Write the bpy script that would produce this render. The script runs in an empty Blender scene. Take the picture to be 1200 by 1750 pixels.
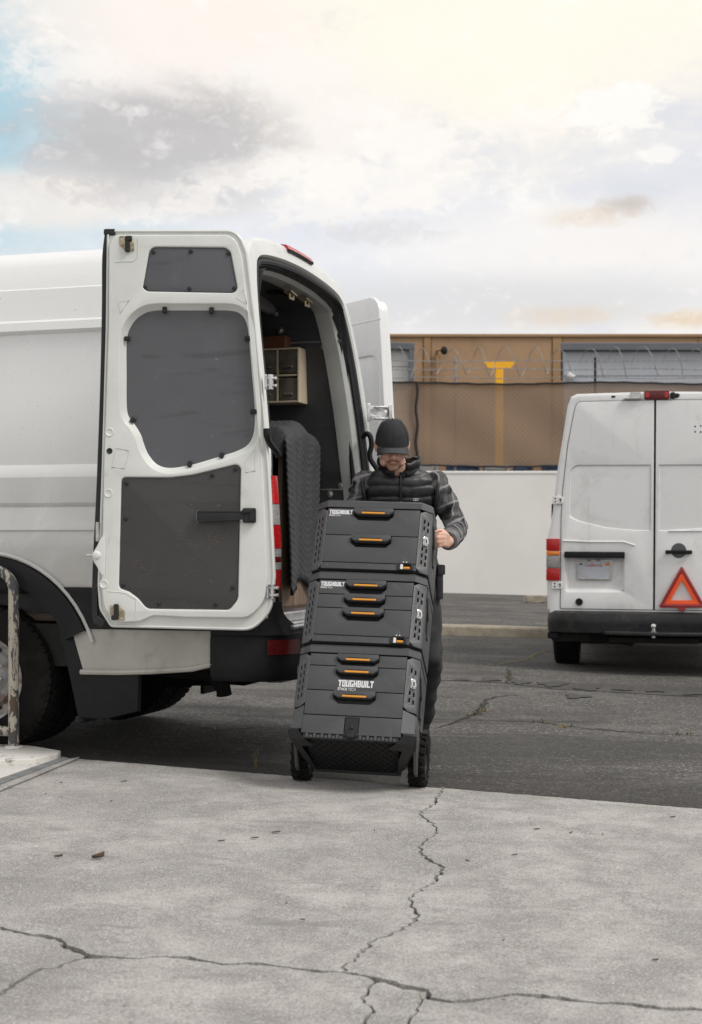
import bpy, bmesh, math, random
from mathutils import Vector, Matrix, noise
R = math.radians
random.seed(7)
sc = bpy.context.scene
col = sc.collection

# ------------------------------------------------------------------ camera
CH = 1.148                      # camera height over the street at x = 0
F, CX, HY = 2600.0, 600.0, 930.0   # focal length, centre column and horizon row measured in the photograph
cam_d = bpy.data.cameras.new('camera'); cam = bpy.data.objects.new('camera', cam_d); col.objects.link(cam)
cam.location = (0, 0, CH); cam.rotation_euler = (R(90), 0, 0)
cam_d.sensor_fit = 'VERTICAL'; cam_d.sensor_height = 36.0; cam_d.sensor_width = 24.0
cam_d.lens = F / 1750 * 36.0
cam_d.shift_y = (HY - 875) / 1750
cam_d.clip_start = 0.1; cam_d.clip_end = 3000
cam_d.dof.use_dof = True; cam_d.dof.focus_distance = 7.4; cam_d.dof.aperture_fstop = 5.0
sc.camera = cam

# ------------------------------------------------------------------ sky, sun, exposure
SUN_EL, SUN_AZ = 50.0, 118.0     # azimuth clockwise from +Y
w = bpy.data.worlds.new('World'); sc.world = w; w.use_nodes = True
def build_world():
    nt = w.node_tree; nt.nodes.clear(); N = nt.nodes.new; L = nt.links.new
    out = N('ShaderNodeOutputWorld'); bg = N('ShaderNodeBackground'); L(bg.outputs[0], out.inputs[0])
    sky = N('ShaderNodeTexSky'); sky.sky_type = 'NISHITA'; sky.sun_disc = False
    sky.sun_elevation = R(SUN_EL); sky.sun_rotation = R(SUN_AZ)
    tc = N('ShaderNodeTexCoord'); D = tc.outputs['Generated']
    def mix(a, b, f):
        m = N('ShaderNodeMix'); m.data_type = 'RGBA'
        for s, v in ((m.inputs[0], f), (m.inputs[6], a), (m.inputs[7], b)):
            if isinstance(v, (tuple, float, int)): s.default_value = (*v, 1) if isinstance(v, tuple) else v
            else: L(v, s)
        return m.outputs[2]
    def math_(op, a, b=0.0, c=0.0, clamp=False):
        m = N('ShaderNodeMath'); m.operation = op; m.use_clamp = clamp
        for s, v in zip(m.inputs, (a, b, c)):
            if isinstance(v, (float, int)): s.default_value = v
            else: L(v, s)
        return m.outputs[0]
    def vmath(op, a, b=(0, 0, 0)):
        m = N('ShaderNodeVectorMath'); m.operation = op
        for s, v in zip(m.inputs, (a, b)):
            if isinstance(v, tuple): s.default_value = v
            else: L(v, s)
        return m
    def noise_(scale, detail, stretch, rough=.55, dist=0.0, off=(0, 0, 0)):
        v = vmath('MULTIPLY', D, stretch).outputs[0]; v = vmath('ADD', v, off).outputs[0]
        n = N('ShaderNodeTexNoise'); n.inputs['Scale'].default_value = scale; n.inputs['Detail'].default_value = detail
        n.inputs['Roughness'].default_value = rough; n.inputs['Distortion'].default_value = dist
        L(v, n.inputs['Vector']); return n.outputs[0]
    def smooth(v, lo, hi):
        m = N('ShaderNodeMapRange'); m.interpolation_type = 'SMOOTHSTEP'
        m.inputs[1].default_value = lo; m.inputs[2].default_value = hi; L(v, m.inputs[0]); return m.outputs[0]
    big = noise_(8, 10, (1, 1, 1.8), .60, .25, (3.1, .4, 0))
    fine = noise_(24, 9, (1, 1, 1.7), .62, .25, (0.3, 2.4, 1))
    edge = math_('ADD', math_('MULTIPLY', math_('SUBTRACT', big, .5), 1.7), math_('MULTIPLY', math_('SUBTRACT', fine, .5), 1.0))
    crisp = noise_(85, 6, (1, 1, 1.5), .62, .5, (1.7, 5.1, 2))
    edge = math_('ADD', edge, math_('MULTIPLY', math_('SUBTRACT', crisp, .5), .55))
    edge_s = math_('ADD', math_('MULTIPLY', math_('SUBTRACT', crisp, .5), 2.6), math_('MULTIPLY', math_('SUBTRACT', fine, .5), 1.6))
    def bank(px, py, rx, ry, soft=.8, wob=1.0):          # one cloud bank, placed by its direction in the sky
        c = Vector(((px - CX) / F, 1, (HY - py) / F)).normalized()
        v = vmath('SUBTRACT', D, tuple(c)); v = vmath('MULTIPLY', v.outputs[0], (F / rx, 6.0, F / ry))
        ln = vmath('LENGTH', v.outputs[0]).outputs['Value']
        t = math_('ADD', math_('SUBTRACT', 1.0, ln), math_('MULTIPLY', edge_s if rx < 100 else edge, wob * (1.5 if rx < 100 else 1.15)))
        return smooth(t, -soft * .5, soft * .5)
    # blue gaps in a thin, nearly closed cloud deck
    blue = mix(sky.outputs[0], (0, 0, 0), 0.0)
    sc_ = vmath('SCALE', sky.outputs[0]); sc_.inputs['Scale'].default_value = 0.10
    blue = mix(sc_.outputs[0], (.46, .71, .81), .82)
    cover = smooth(edge, -.55, .25)
    puff = smooth(math_('ADD', math_('MULTIPLY', math_('SUBTRACT', fine, .5), 1.5), math_('MULTIPLY', math_('SUBTRACT', crisp, .5), .9)), -.28, .34)
    deck = mix((.70, .72, .775), (.96, .935, .905), cover)
    deck = mix(deck, (.80, .79, .80), math_('MULTIPLY', puff, .40))
    c = deck
    c = mix(c, (.74, .76, .83), math_('MULTIPLY', bank(1010, 260, 330, 170, 1.2, .5), .75))
    c = mix(c, (.80, .83, .90), math_('MULTIPLY', bank(560, 430, 330, 90, 1.2, .6), .6))
    c = mix(c, blue, math_('MULTIPLY', bank(-60, 90, 190, 260, 1.0, .75), .95))
    c = mix(c, blue, math_('MULTIPLY', bank(60, 400, 280, 50, .9, .7), .35))
    c = mix(c, (1.04, .97, .84), math_('MULTIPLY', bank(840, 20, 580, 190, 1.2, .8), .92))
    c = mix(c, (.97, .89, .84), math_('MULTIPLY', bank(280, 60, 270, 120, 1.0, .8), .75))
    c = mix(c, (.95, .90, .86), math_('MULTIPLY', bank(480, 200, 200, 80, 1.0, .8), .8))
    c = mix(c, (.53, .52, .52), math_('MULTIPLY', bank(245, 235, 195, 85, .9, 1.2), .9))
    c = mix(c, (.93, .86, .80), math_('MULTIPLY', bank(70, 340, 150, 45, .9, .8), .75))
    c = mix(c, (.62, .615, .62), math_('MULTIPLY', bank(330, 330, 130, 40, 1.0, .9), .6))
    c = mix(c, (1.0, .97, .93), math_('MULTIPLY', bank(1055, 190, 66, 36, .7, .75), .9))
    c = mix(c, (1.0, .97, .93), math_('MULTIPLY', bank(1130, 262, 30, 14, .5, .5), .7))
    c = mix(c, (.97, .94, .90), math_('MULTIPLY', bank(620, 310, 150, 36, .8, .8), .7))
    c = mix(c, (.98, .94, .90), math_('MULTIPLY', bank(1010, 420, 300, 70, 1.2, .6), .7))
    for (bx, by, brx, bry, bk) in ((480, 285, 52, 24, .7), (585, 300, 72, 30, .8), (690, 335, 66, 26, .7), (705, 240, 90, 42, .7), (560, 362, 84, 26, .6), (300, 345, 95, 30, .6), (390, 300, 60, 22, .6), (140, 120, 90, 40, .5), (880, 215, 60, 22, .5), (520, 110, 95, 40, .5), (790, 285, 40, 14, .5), (620, 190, 80, 26, .5)):
        c = mix(c, (.985, .945, .90), math_('MULTIPLY', bank(bx, by, brx, bry, .9, .8), bk))
    for (bx, by, brx, bry, bk) in ((120, 290, 95, 26, .55), (330, 255, 90, 34, .5), (200, 330, 90, 22, .5), (180, 190, 90, 36, .4), (640, 395, 95, 18, .35)):
        c = mix(c, (.60, .59, .605), math_('MULTIPLY', bank(bx, by, brx, bry, 1.1, .9), bk))
    c = mix(c, (.60, .53, .47), math_('MULTIPLY', bank(1072, 350, 40, 15, 1.5, .55), .75))
    c = mix(c, (.80, .68, .55), math_('MULTIPLY', bank(1005, 370, 66, 14, 1.6, .6), .55))
    c = mix(c, (.70, .705, .72), math_('MULTIPLY', bank(780, 520, 420, 45, 1.4, .5), .7))
    c = mix(c, (.78, .66, .52), math_('MULTIPLY', bank(965, 540, 80, 16, 1.6, .6), .6))
    c = mix(c, (.80, .62, .42), math_('MULTIPLY', bank(1180, 545, 64, 13, 1.5, .55), .75))
    c = mix(c, (1.0, .985, .96), math_('MULTIPLY', smooth(math_('ADD', math_('MULTIPLY', math_('SUBTRACT', fine, .5), 1.2), math_('ADD', math_('MULTIPLY', math_('SUBTRACT', crisp, .5), .9), math_('MULTIPLY', math_('SUBTRACT', big, .5), .9))), .05, .40), .50))
    L(c, bg.inputs['Color']); bg.inputs['Strength'].default_value = 1.0
build_world()
sun_d = bpy.data.lights.new('sun', 'SUN'); sun = bpy.data.objects.new('sun', sun_d); col.objects.link(sun)
sun_d.energy = 2.0; sun_d.angle = R(20); sun_d.color = (1, .965, .92)
sv = Vector((math.sin(R(SUN_AZ)) * math.cos(R(SUN_EL)), math.cos(R(SUN_AZ)) * math.cos(R(SUN_EL)), math.sin(R(SUN_EL))))
sun.rotation_euler = sv.to_track_quat('Z', 'Y').to_euler(); sun.location = sv * 40
sc.view_settings.view_transform = 'Standard'; sc.view_settings.look = 'None'
sc.view_settings.exposure = 0.03; sc.view_settings.gamma = 1.0; sc.view_settings.use_curve_mapping = False

# ------------------------------------------------------------------ helpers: objects
WM = {}
def stuff(o): o['kind'] = 'stuff'; return o
def link(name, data, parent=None, world=False):
    o = bpy.data.objects.new(name, data); col.objects.link(o)
    if parent is not None:
        o.parent = parent
        if world: o.matrix_parent_inverse = WM[parent.name].inverted(); WM[o.name] = Matrix()
        else: WM[o.name] = WM[parent.name].copy()
    else: WM[o.name] = Matrix()
    return o
def tag(o, label=None, cat=None, group=None, kind=None):
    if label: o['label'] = label
    if cat: o['category'] = cat
    if group: o['group'] = group
    if kind: o['kind'] = kind
    return o
def thing(name, label, cat, loc=(0, 0, 0), rot=None, group=None):
    o = bpy.data.objects.new(name, None); col.objects.link(o); o.empty_display_size = .1
    o.location = loc
    m = rot if rot is not None else Matrix.Identity(3)
    o.rotation_euler = m.to_euler(); WM[o.name] = Matrix.Translation(loc) @ m.to_4x4()
    return tag(o, label, cat, group)
def rz(a): return Matrix.Rotation(a, 3, 'Z')
def rx_(a): return Matrix.Rotation(a, 3, 'X')
def ry_(a): return Matrix.Rotation(a, 3, 'Y')

class MB:
    """collects shapes; build() links them as one mesh object"""
    def __init__(s): s.v, s.f, s.m, s.cur, s.flat = [], [], [], 0, set()
    def add(s, verts, faces, fn=None):
        n = len(s.v)
        s.v += [tuple(fn(*p)) if fn else tuple(p) for p in verts]
        s.f += [tuple(i + n for i in f) for f in faces]; s.m += [s.cur] * len(faces); return s
    def bm(s, b, fn=None):
        b.verts.index_update()
        s.add([v.co[:] for v in b.verts], [[v.index for v in f.verts] for f in b.faces], fn); b.free(); return s
    def box(s, c, d, rot=None, b=0.0, seg=1, fn=None):
        m = bmesh.new(); bmesh.ops.create_cube(m, size=1)
        for v in m.verts: v.co = Vector((v.co.x * d[0], v.co.y * d[1], v.co.z * d[2]))
        if b > 0: bmesh.ops.bevel(m, geom=m.edges[:], offset=min(b, min(d) * .49), segments=seg, affect='EDGES', profile=.6)
        for v in m.verts: v.co = (rot @ v.co if rot else v.co) + Vector(c)
        return s.bm(m, fn)
    def b2(s, lo, hi, b=0.0, seg=1, fn=None):
        return s.box([(a + c) / 2 for a, c in zip(lo, hi)], [abs(c - a) for a, c in zip(lo, hi)], None, b, seg, fn)
    def tube(s, path, r, n=10, cap=True, closed=False, fn=None):
        P = [Vector(p) for p in path]; rs = r if isinstance(r, (list, tuple)) else [r] * len(P)
        V, Fc = [], []; up = None; cnt = len(P)
        for i, p in enumerate(P):
            if closed: t = (P[(i + 1) % cnt] - P[i - 1]).normalized()
            else: t = (P[min(i + 1, cnt - 1)] - P[max(i - 1, 0)]).normalized()
            if up is None:
                up = Vector((0, 0, 1)) if abs(t.z) < .9 else Vector((1, 0, 0))
            a = t.cross(up)
            if a.length < 1e-5: a = t.orthogonal()
            a.normalize(); bb = a.cross(t).normalized(); up = bb
            for k in range(n):
                q = 2 * math.pi * k / n; V.append(p + (a * math.cos(q) + bb * math.sin(q)) * rs[i])
        m = cnt if closed else cnt - 1
        for i in range(m):
            j = (i + 1) % cnt
            for k in range(n): Fc.append((i * n + k, i * n + (k + 1) % n, j * n + (k + 1) % n, j * n + k))
        if cap and not closed:
            Fc.append(tuple(range(n))[::-1]); Fc.append(tuple((cnt - 1) * n + k for k in range(n)))
        return s.add(V, Fc, fn)
    def lathe(s, prof, n=32, fn=None, close=False):      # profile of (radius, height along local z)
        V, Fc = [], []; m = len(prof)
        for k in range(n):
            q = 2 * math.pi * k / n
            for (r, h) in prof: V.append((r * math.cos(q), r * math.sin(q), h))
        for k in range(n):
            k2 = (k + 1) % n
            for i in range(m - 1 if not close else m):
                i2 = (i + 1) % m; Fc.append((k * m + i, k2 * m + i, k2 * m + i2, k * m + i2))
        return s.add(V, Fc, fn)
    def grid(s, rows, fn=None, flip=False, closed=False):
        n = len(rows[0]); V = [p for r_ in rows for p in r_]; Fc = []
        for i in range(len(rows) - 1):
            for k in range(n if closed else n - 1):
                k2 = (k + 1) % n; q = (i * n + k, i * n + k2, (i + 1) * n + k2, (i + 1) * n + k)
                Fc.append(q[::-1] if flip else q)
        return s.add(V, Fc, fn)
    def slab(s, outer, holes=(), t0=0.0, t1=.01, b=0.0, seg=2, fn=None):
        """flat plate from a 2D outline with holes, from height t0 to t1, edges rounded by b"""
        cu = bpy.data.curves.new('c', 'CURVE'); cu.dimensions = '2D'; cu.fill_mode = 'BOTH'
        cu.extrude = max((t1 - t0) / 2 - b, 0.0); cu.bevel_depth = b; cu.bevel_resolution = seg; cu.offset = -b
        for lp in [outer] + list(holes):
            sp = cu.splines.new('POLY'); sp.points.add(len(lp) - 1); sp.use_cyclic_u = True
            for pt, q in zip(sp.points, lp): pt.co = (q[0], q[1], 0, 1)
        o = bpy.data.objects.new('c', cu); me = bpy.data.meshes.new_from_object(o)
        zc = (t0 + t1) / 2
        b_ = bmesh.new(); b_.from_mesh(me); bmesh.ops.remove_doubles(b_, verts=b_.verts, dist=1e-6)
        bmesh.ops.recalc_face_normals(b_, faces=b_.faces)
        for v in b_.verts: v.co.z += zc
        bpy.data.objects.remove(o); bpy.data.curves.remove(cu); bpy.data.meshes.remove(me)
        b_.normal_update(); n0 = len(s.f)
        for k, f in enumerate(b_.faces):
            if abs(f.normal.z) > .999: s.flat.add(n0 + k)
        return s.bm(b_, fn)
    def ball(s, c, r, sub=2, rot=None, fn=None):
        m = bmesh.new(); bmesh.ops.create_icosphere(m, subdivisions=sub, radius=1)
        rr = r if isinstance(r, (tuple, list)) else (r, r, r)
        for v in m.verts:
            q = Vector((v.co.x * rr[0], v.co.y * rr[1], v.co.z * rr[2])); v.co = (rot @ q if rot else q) + Vector(c)
        return s.bm(m, fn)
    def mesh(s, name, mats, ang=32, smooth=True):
        me = bpy.data.meshes.new(name); me.from_pydata(s.v, [], s.f); me.validate()
        ms = mats if isinstance(mats, (list, tuple)) else [mats]
        for m in ms: me.materials.append(m)
        if len(ms) > 1 and len(me.polygons) == len(s.m): me.polygons.foreach_set('material_index', s.m)
        b_ = bmesh.new(); b_.from_mesh(me); bmesh.ops.recalc_face_normals(b_, faces=b_.faces); b_.to_mesh(me); b_.free()
        if smooth:
            me.polygons.foreach_set('use_smooth', [(i not in s.flat) or len(me.polygons) != len(s.m) for i in range(len(me.polygons))]); me.set_sharp_from_angle(angle=R(ang))
        me.update(); return me
    def build(s, name, mats, parent=None, world=False, ang=32, smooth=True):
        return link(name, s.mesh(name, mats, ang, smooth), parent, world)

def rpoly(pts, seg=5):
    """polygon (x, y, corner radius) -> outline with round corners"""
    out = []; n = len(pts)
    for i, p in enumerate(pts):
        r = p[2] if len(p) > 2 else 0
        a, b, c = Vector(pts[i - 1][:2]), Vector(p[:2]), Vector(pts[(i + 1) % n][:2])
        if r <= 0: out.append(tuple(b)); continue
        u, v = (a - b), (c - b); lu, lv = u.length, v.length; u.normalize(); v.normalize()
        d = max(-1, min(1, u.dot(v))); th = math.acos(d)
        if th > 3.1: out.append(tuple(b)); continue
        t = min(r / math.tan(th / 2), lu * .49, lv * .49); r2 = t * math.tan(th / 2)
        cen = b + (u + v).normalized() * (r2 / math.sin(th / 2)); s0, s1 = b + u * t - cen, b + v * t - cen
        a0 = math.atan2(s0.y, s0.x); da = (math.atan2(s1.y, s1.x) - a0 + math.pi) % (2 * math.pi) - math.pi
        for k in range(seg + 1):
            q = a0 + da * k / seg; out.append((cen.x + r2 * math.cos(q), cen.y + r2 * math.sin(q)))
    return out
def inset(loop, d):
    """move a closed outline inwards by d"""
    n = len(loop); A = sum(loop[i - 1][0] * loop[i][1] - loop[i][0] * loop[i - 1][1] for i in range(n)); sg = 1 if A > 0 else -1
    out = []
    for i in range(n):
        a, b, c = Vector(loop[i - 1]), Vector(loop[i]), Vector(loop[(i + 1) % n])
        u, v = (b - a), (c - b)
        if u.length < 1e-7: u = v
        if v.length < 1e-7: v = u
        u.normalize(); v.normalize(); nn = Vector((-u.y - v.y, u.x + v.x))
        nn = nn.normalized() if nn.length > 1e-6 else Vector((-u.y, u.x))
        k = max(.5, nn.dot(Vector((-u.y, u.x))))
        out.append(tuple(b + nn * (sg * d / k)))
    return out
def spline(pts, seg=6, closed=True):
    out = []; n = len(pts)
    for i in range(n if closed else n - 1):
        if closed: p0, p1, p2, p3 = [Vector(pts[(i + k) % n]) for k in (-1, 0, 1, 2)]
        else: p0, p1, p2, p3 = [Vector(pts[max(0, min(n - 1, i + k))]) for k in (-1, 0, 1, 2)]
        for j in range(seg):
            t = j / seg
            out.append(tuple(.5 * ((2 * p1) + (p2 - p0) * t + (2 * p0 - 5 * p1 + 4 * p2 - p3) * t * t + (3 * p1 - p0 - 3 * p2 + p3) * t ** 3)))
    if not closed: out.append(tuple(pts[-1]))
    return out
def circ(x, y, r, n=16): return [(x + r * math.cos(2 * math.pi * k / n), y + r * math.sin(2 * math.pi * k / n)) for k in range(n)]
def text_mb(body, w_, h_, fn, bold=0.0, thick=.0006, mbd=None):
    cu = bpy.data.curves.new('t', 'FONT'); cu.body = body; cu.size = 1; cu.offset = bold; cu.extrude = .02
    o = bpy.data.objects.new('t', cu); me = bpy.data.meshes.new_from_object(o)
    xs = [v.co.x for v in me.vertices]; ys = [v.co.y for v in me.vertices]
    x0, x1, y0, y1 = min(xs), max(xs), min(ys), max(ys)
    V = [((v.co.x - x0) / (x1 - x0) * w_, (v.co.y - y0) / (y1 - y0) * h_, (v.co.z + .02) / .04 * thick) for v in me.vertices]
    m = mbd or MB(); m.add(V, [tuple(p.vertices) for p in me.polygons], fn)
    bpy.data.objects.remove(o); bpy.data.curves.remove(cu); bpy.data.meshes.remove(me); return m

def ray(px, py): return Vector(((px - CX) / F, 1, (HY - py) / F))
def at(px, py, d): q = ray(px, py) * d; return Vector((q.x, q.y, q.z + CH))     # point seen at a pixel, d metres away
def G(x): return -.03 * max(-2.2, min(4.0, x))                                  # the street falls gently to the right
def ground_at(px, py, dz=0.0):
    q = ray(px, py); d = 6.0
    for _ in range(30): d = (G(q.x * d) + dz - CH) / q.z
    return Vector((q.x * d, d, G(q.x * d) + dz))

# ------------------------------------------------------------------ helpers: materials
def lin(r, g, b):
    f = lambda c: (c / 255 / 12.92) if c <= 10 else ((c / 255 + .055) / 1.055) ** 2.4
    return (f(r), f(g), f(b))
class NT:
    def __init__(s, name):
        s.m = bpy.data.materials.new(name); s.m.use_nodes = True; s.t = s.m.node_tree
        s.p = s.t.nodes['Principled BSDF']; s.out = s.t.nodes['Material Output']; s.c = None
    def n(s, k): return s.t.nodes.new(k)
    def l(s, a, b): s.t.links.new(a, b)
    def co(s):
        if s.c is None: s.c = s.n('ShaderNodeTexCoord').outputs['Object']
        return s.c
    def put(s, sock, v):
        if isinstance(v, tuple): sock.default_value = (*v, 1) if len(sock.default_value) == 4 and len(v) == 3 else v
        elif isinstance(v, (int, float)): sock.default_value = v
        else: s.l(v, sock)
    def mix(s, a, b, f, mode='MIX'):
        m = s.n('ShaderNodeMix'); m.data_type = 'RGBA'; m.blend_type = mode
        s.put(m.inputs[0], f); s.put(m.inputs[6], a); s.put(m.inputs[7], b); return m.outputs[2]
    def noise(s, scale, detail=4, rough=.55, stretch=None, dist=0.0, vec=None):
        n = s.n('ShaderNodeTexNoise'); n.inputs['Scale'].default_value = scale; n.inputs['Detail'].default_value = detail
        n.inputs['Roughness'].default_value = rough; n.inputs['Distortion'].default_value = dist
        v = vec or s.co()
        if stretch:
            mp = s.n('ShaderNodeMapping'); mp.inputs['Scale'].default_value = stretch; s.l(v, mp.inputs[0]); v = mp.outputs[0]
        s.l(v, n.inputs['Vector']); return n.outputs[0]
    def voro(s, scale, feature='F1', rnd=1.0, out='Distance'):
        n = s.n('ShaderNodeTexVoronoi'); n.feature = feature; n.inputs['Scale'].default_value = scale; n.inputs['Randomness'].default_value = rnd
        s.l(s.co(), n.inputs['Vector']); return n.outputs[out]
    def rng(s, v, a, b, c=0.0, d=1.0, smooth=True):
        m = s.n('ShaderNodeMapRange'); m.interpolation_type = 'SMOOTHSTEP' if smooth else 'LINEAR'
        for i, q in enumerate((a, b, c, d)): m.inputs[i + 1].default_value = q
        s.l(v, m.inputs[0]); return m.outputs[0]
    def math(s, op, a, b=0.0, clamp=False):
        m = s.n('ShaderNodeMath'); m.operation = op; m.use_clamp = clamp; s.put(m.inputs[0], a); s.put(m.inputs[1], b); return m.outputs[0]
    def xyz(s):
        n = s.n('ShaderNodeSeparateXYZ'); s.l(s.co(), n.inputs[0]); return n.outputs
    def bump(s, h, strength, dist=.01):
        b = s.n('ShaderNodeBump'); b.inputs['Strength'].default_value = strength; b.inputs['Distance'].default_value = dist
        s.l(h, b.inputs['Height']); s.l(b.outputs[0], s.p.inputs['Normal'])
    def fin(s, colr=None, rough=None, metal=None, coat=None, spec=None):
        for k, v in (('Base Color', colr), ('Roughness', rough), ('Metallic', metal), ('Coat Weight', coat), ('Specular IOR Level', spec)):
            if v is not None: s.put(s.p.inputs[k], v)
        return s.m
def simple(name, c, rough=.5, metal=0.0, var=.12, vs=6.0, bump=0.0, bs=120.0, coat=0.0, spec=.5, dirt=None):
    t = NT(name)
    n1 = t.noise(vs, 6, .6)
    a = tuple(q * (1 - var) for q in c); b = tuple(min(1, q * (1 + var)) for q in c)
    k = t.mix(a, b, t.rng(n1, .3, .7))
    if dirt:
        dc, dscale, lo, hi, amt = dirt
        k = t.mix(k, dc, t.math('MULTIPLY', t.rng(t.noise(dscale, 8, .65, dist=.4), lo, hi), amt))
    if bump: t.bump(t.noise(bs, 5, .6), bump, .004)
    r = t.rng(t.noise(vs * 3, 5, .6), .2, .8, max(.03, rough - .07), min(1, rough + .07))
    return t.fin(k, r, metal, coat, spec)
# ------------------------------------------------------------------ materials
M = {}
def mk_mats():
    t = NT('van_white'); z = t.xyz()[2]
    k = t.mix((.74, .745, .74), (.78, .785, .78), t.noise(2, 5)); road = t.math('MULTIPLY', t.rng(z, 1.9, .6), t.rng(t.noise(3.0, 9, .68, dist=.5), .10, .62))  # road film mask, also painted shade: side graded darker towards the ground
    k = t.mix(k, (.345, .335, .31), t.math('MULTIPLY', road, .8)); k = t.mix(k, (.52, .515, .50), t.math('MULTIPLY', t.rng(t.noise(2.2, 9, .7, stretch=(1, 1, .3), dist=.4), .52, .78), .30))
    k = t.mix(k, (.30, .29, .27), t.math('MULTIPLY', t.rng(t.noise(60, 3, .5), .70, .74), .5)); M['van_white'] = t.fin(k, t.rng(t.noise(3, 6, .6), .3, .7, .24, .42), 0, .4)
    M['jamb_white'] = simple('jamb_white', (.66, .675, .645), .42, var=.04, vs=5, coat=.15, dirt=((.36, .35, .31), 9.0, .58, .78, .40))
    t = NT('old_white')      # the older white van: road grime in soft rubbed patches and runs, pits of rust
    a = t.mix((.74, .74, .735), (.80, .80, .79), t.noise(1.6, 5))
    a = t.mix(a, (.40, .39, .38), t.math('MULTIPLY', t.rng(t.noise(2.3, 10, .7, dist=.5), .50, .76), .48))
    a = t.mix(a, (.46, .45, .43), t.math('MULTIPLY', t.rng(t.noise(9, 8, .65, stretch=(1, 1, .12)), .58, .80), .35))
    a = t.mix(a, (.10, .06, .035), t.rng(t.noise(34, 4, .5), .735, .76))
    M['old_white'] = t.fin(a, t.rng(t.noise(4, 5), .3, .7, .35, .6), 0, .15)
    M['black_plastic'] = simple('black_plastic', (.010, .010, .011), .55, var=.25, vs=4, bump=.15, bs=400, spec=.25, dirt=((.026, .024, .022), 5, .5, .8, .5))
    M['grey_plastic'] = simple('grey_plastic', (.032, .032, .034), .55, var=.15, vs=4, bump=.2, bs=500)
    M['rubber'] = simple('rubber', (.012, .012, .013), .62, var=.2, vs=8)
    M['tyre'] = simple('tyre', (.009, .0085, .008), .85, spec=.2, var=.3, vs=14, bump=.3, bs=90, dirt=((.028, .025, .022), 7, .5, .75, .5))
    M['tyre_deep'] = simple('tyre_deep', (.006, .006, .006), .9, var=.2, vs=14)
    M['jamb_shaded'] = simple('jamb_shaded', (.43, .44, .42), .45, var=.06, vs=5, dirt=((.24, .23, .20), 8.0, .55, .78, .4))  # jamb white again, with the shade of the van's inside in the colour
    M['sill_white'] = simple('sill_white', (.40, .395, .355), .5, var=.08, vs=5, coat=.1, dirt=((.20, .185, .15), 6.0, .5, .75, .6))
    M['bumper_black'] = simple('bumper_black', (.014, .014, .015), .38, var=.3, vs=10, bump=.25, bs=25, dirt=((.05, .047, .043), 6, .5, .7, .5))
    M['dark'] = simple('dark', (.008, .008, .008), .8)
    M['under'] = simple('under', (.012, .0115, .011), .85, var=.3)
    M['steel'] = simple('steel', (.55, .54, .52), .38, .9, var=.2, vs=30, dirt=((.16, .10, .06), 20, .55, .75, .5))
    M['wheel_steel'] = simple('wheel_steel', (.30, .30, .30), .45, .7, var=.25, vs=9, dirt=((.12, .06, .03), 10, .48, .66, .8))
    M['zinc'] = simple('zinc', (.42, .36, .24), .38, .85, var=.2, vs=40)
    M['alu'] = simple('alu', (.62, .62, .62), .35, .9, var=.15, vs=20, dirt=((.15, .14, .13), 14, .5, .75, .5))
    M['rivet'] = simple('rivet', (.16, .16, .16), .5, .3)
    M['chrome'] = simple('chrome', (.75, .75, .74), .16, 1.0, var=.05)
    def scuff(name, c, sc1, rust=0.0):
        t = NT(name)
        k = t.mix(tuple(q * .9 for q in c), tuple(q * 1.12 for q in c), t.noise(5, 7, .65))
        k = t.mix(k, tuple(q * 1.9 for q in c), t.math('MULTIPLY', t.rng(t.noise(7, 10, .75, stretch=(1, 1, .5), dist=1.6), .58, .76), .55))
        k = t.mix(k, tuple(q * .45 for q in c), t.math('MULTIPLY', t.rng(t.noise(4.2, 6, .6, stretch=(.5, 1, 2.6), dist=.8), .54, .70), .55))
        k = t.mix(k, tuple(min(1, q * 3.2) for q in c), t.math('MULTIPLY', t.rng(t.noise(24, 4, .55, dist=.5), .70, .76), .5))
        if rust:
            msk = t.math('MULTIPLY', t.rng(t.noise(5.2, 3), .5, .68), t.rng(t.noise(110, 3, .6), .60, .68))
            k = t.mix(k, (.26, .11, .035), t.math('MULTIPLY', msk, rust))
        t.bump(t.noise(420, 2), .08, .002)
        return t.fin(k, t.rng(t.noise(7, 6, .7), .3, .7, .42, .62))
    M['panel_grey'] = scuff('panel_grey', (.090, .093, .102), 1)
    M['panel_dark'] = scuff('panel_dark', (.044, .042, .042), 1, .8)
    M['wall_dark'] = scuff('wall_dark', (.040, .041, .044), 1)
    M['headliner'] = simple('headliner', (.16, .16, .155), .8, var=.1)
    M['lamp_red'] = simple('lamp_red', (.42, .009, .012), .25, var=.25, vs=60, coat=.12)
    M['lamp_dark_red'] = simple('lamp_dark_red', (.11, .005, .006), .3, var=.15, vs=60, coat=.1)
    M['lamp_clear'] = simple('lamp_clear', (.28, .27, .265), .22, var=.3, vs=90, coat=.2)
    M['lamp_amber'] = simple('lamp_amber', (.75, .22, .03), .16, var=.15, vs=60, coat=.6)
    M['cream_plastic'] = simple('cream_plastic', (.50, .42, .30), .45, var=.08)
    M['drawer_glass'] = simple('drawer_glass', (.12, .105, .085), .2, var=.3, vs=12)
    M['brown_card'] = simple('brown_card', (.10, .035, .014), .7, var=.2)
    def wood(name, c0, c1, sx):
        t = NT(name); n = t.noise(5, 5, .6, stretch=sx, dist=1.4)
        k = t.mix(c0, c1, t.rng(n, .35, .65)); k = t.mix(k, tuple(q * .5 for q in c0), t.rng(t.noise(26, 4, .6, stretch=sx), .55, .75))
        t.bump(n, .15, .004); return t.fin(k, .62)
    M['wood'] = wood('wood', (.13, .088, .062), (.25, .18, .13), (6, 6, .5))
    M['wood_dark'] = wood('wood_dark', (.05, .034, .024), (.10, .07, .05), (.5, 6, 6))
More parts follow.
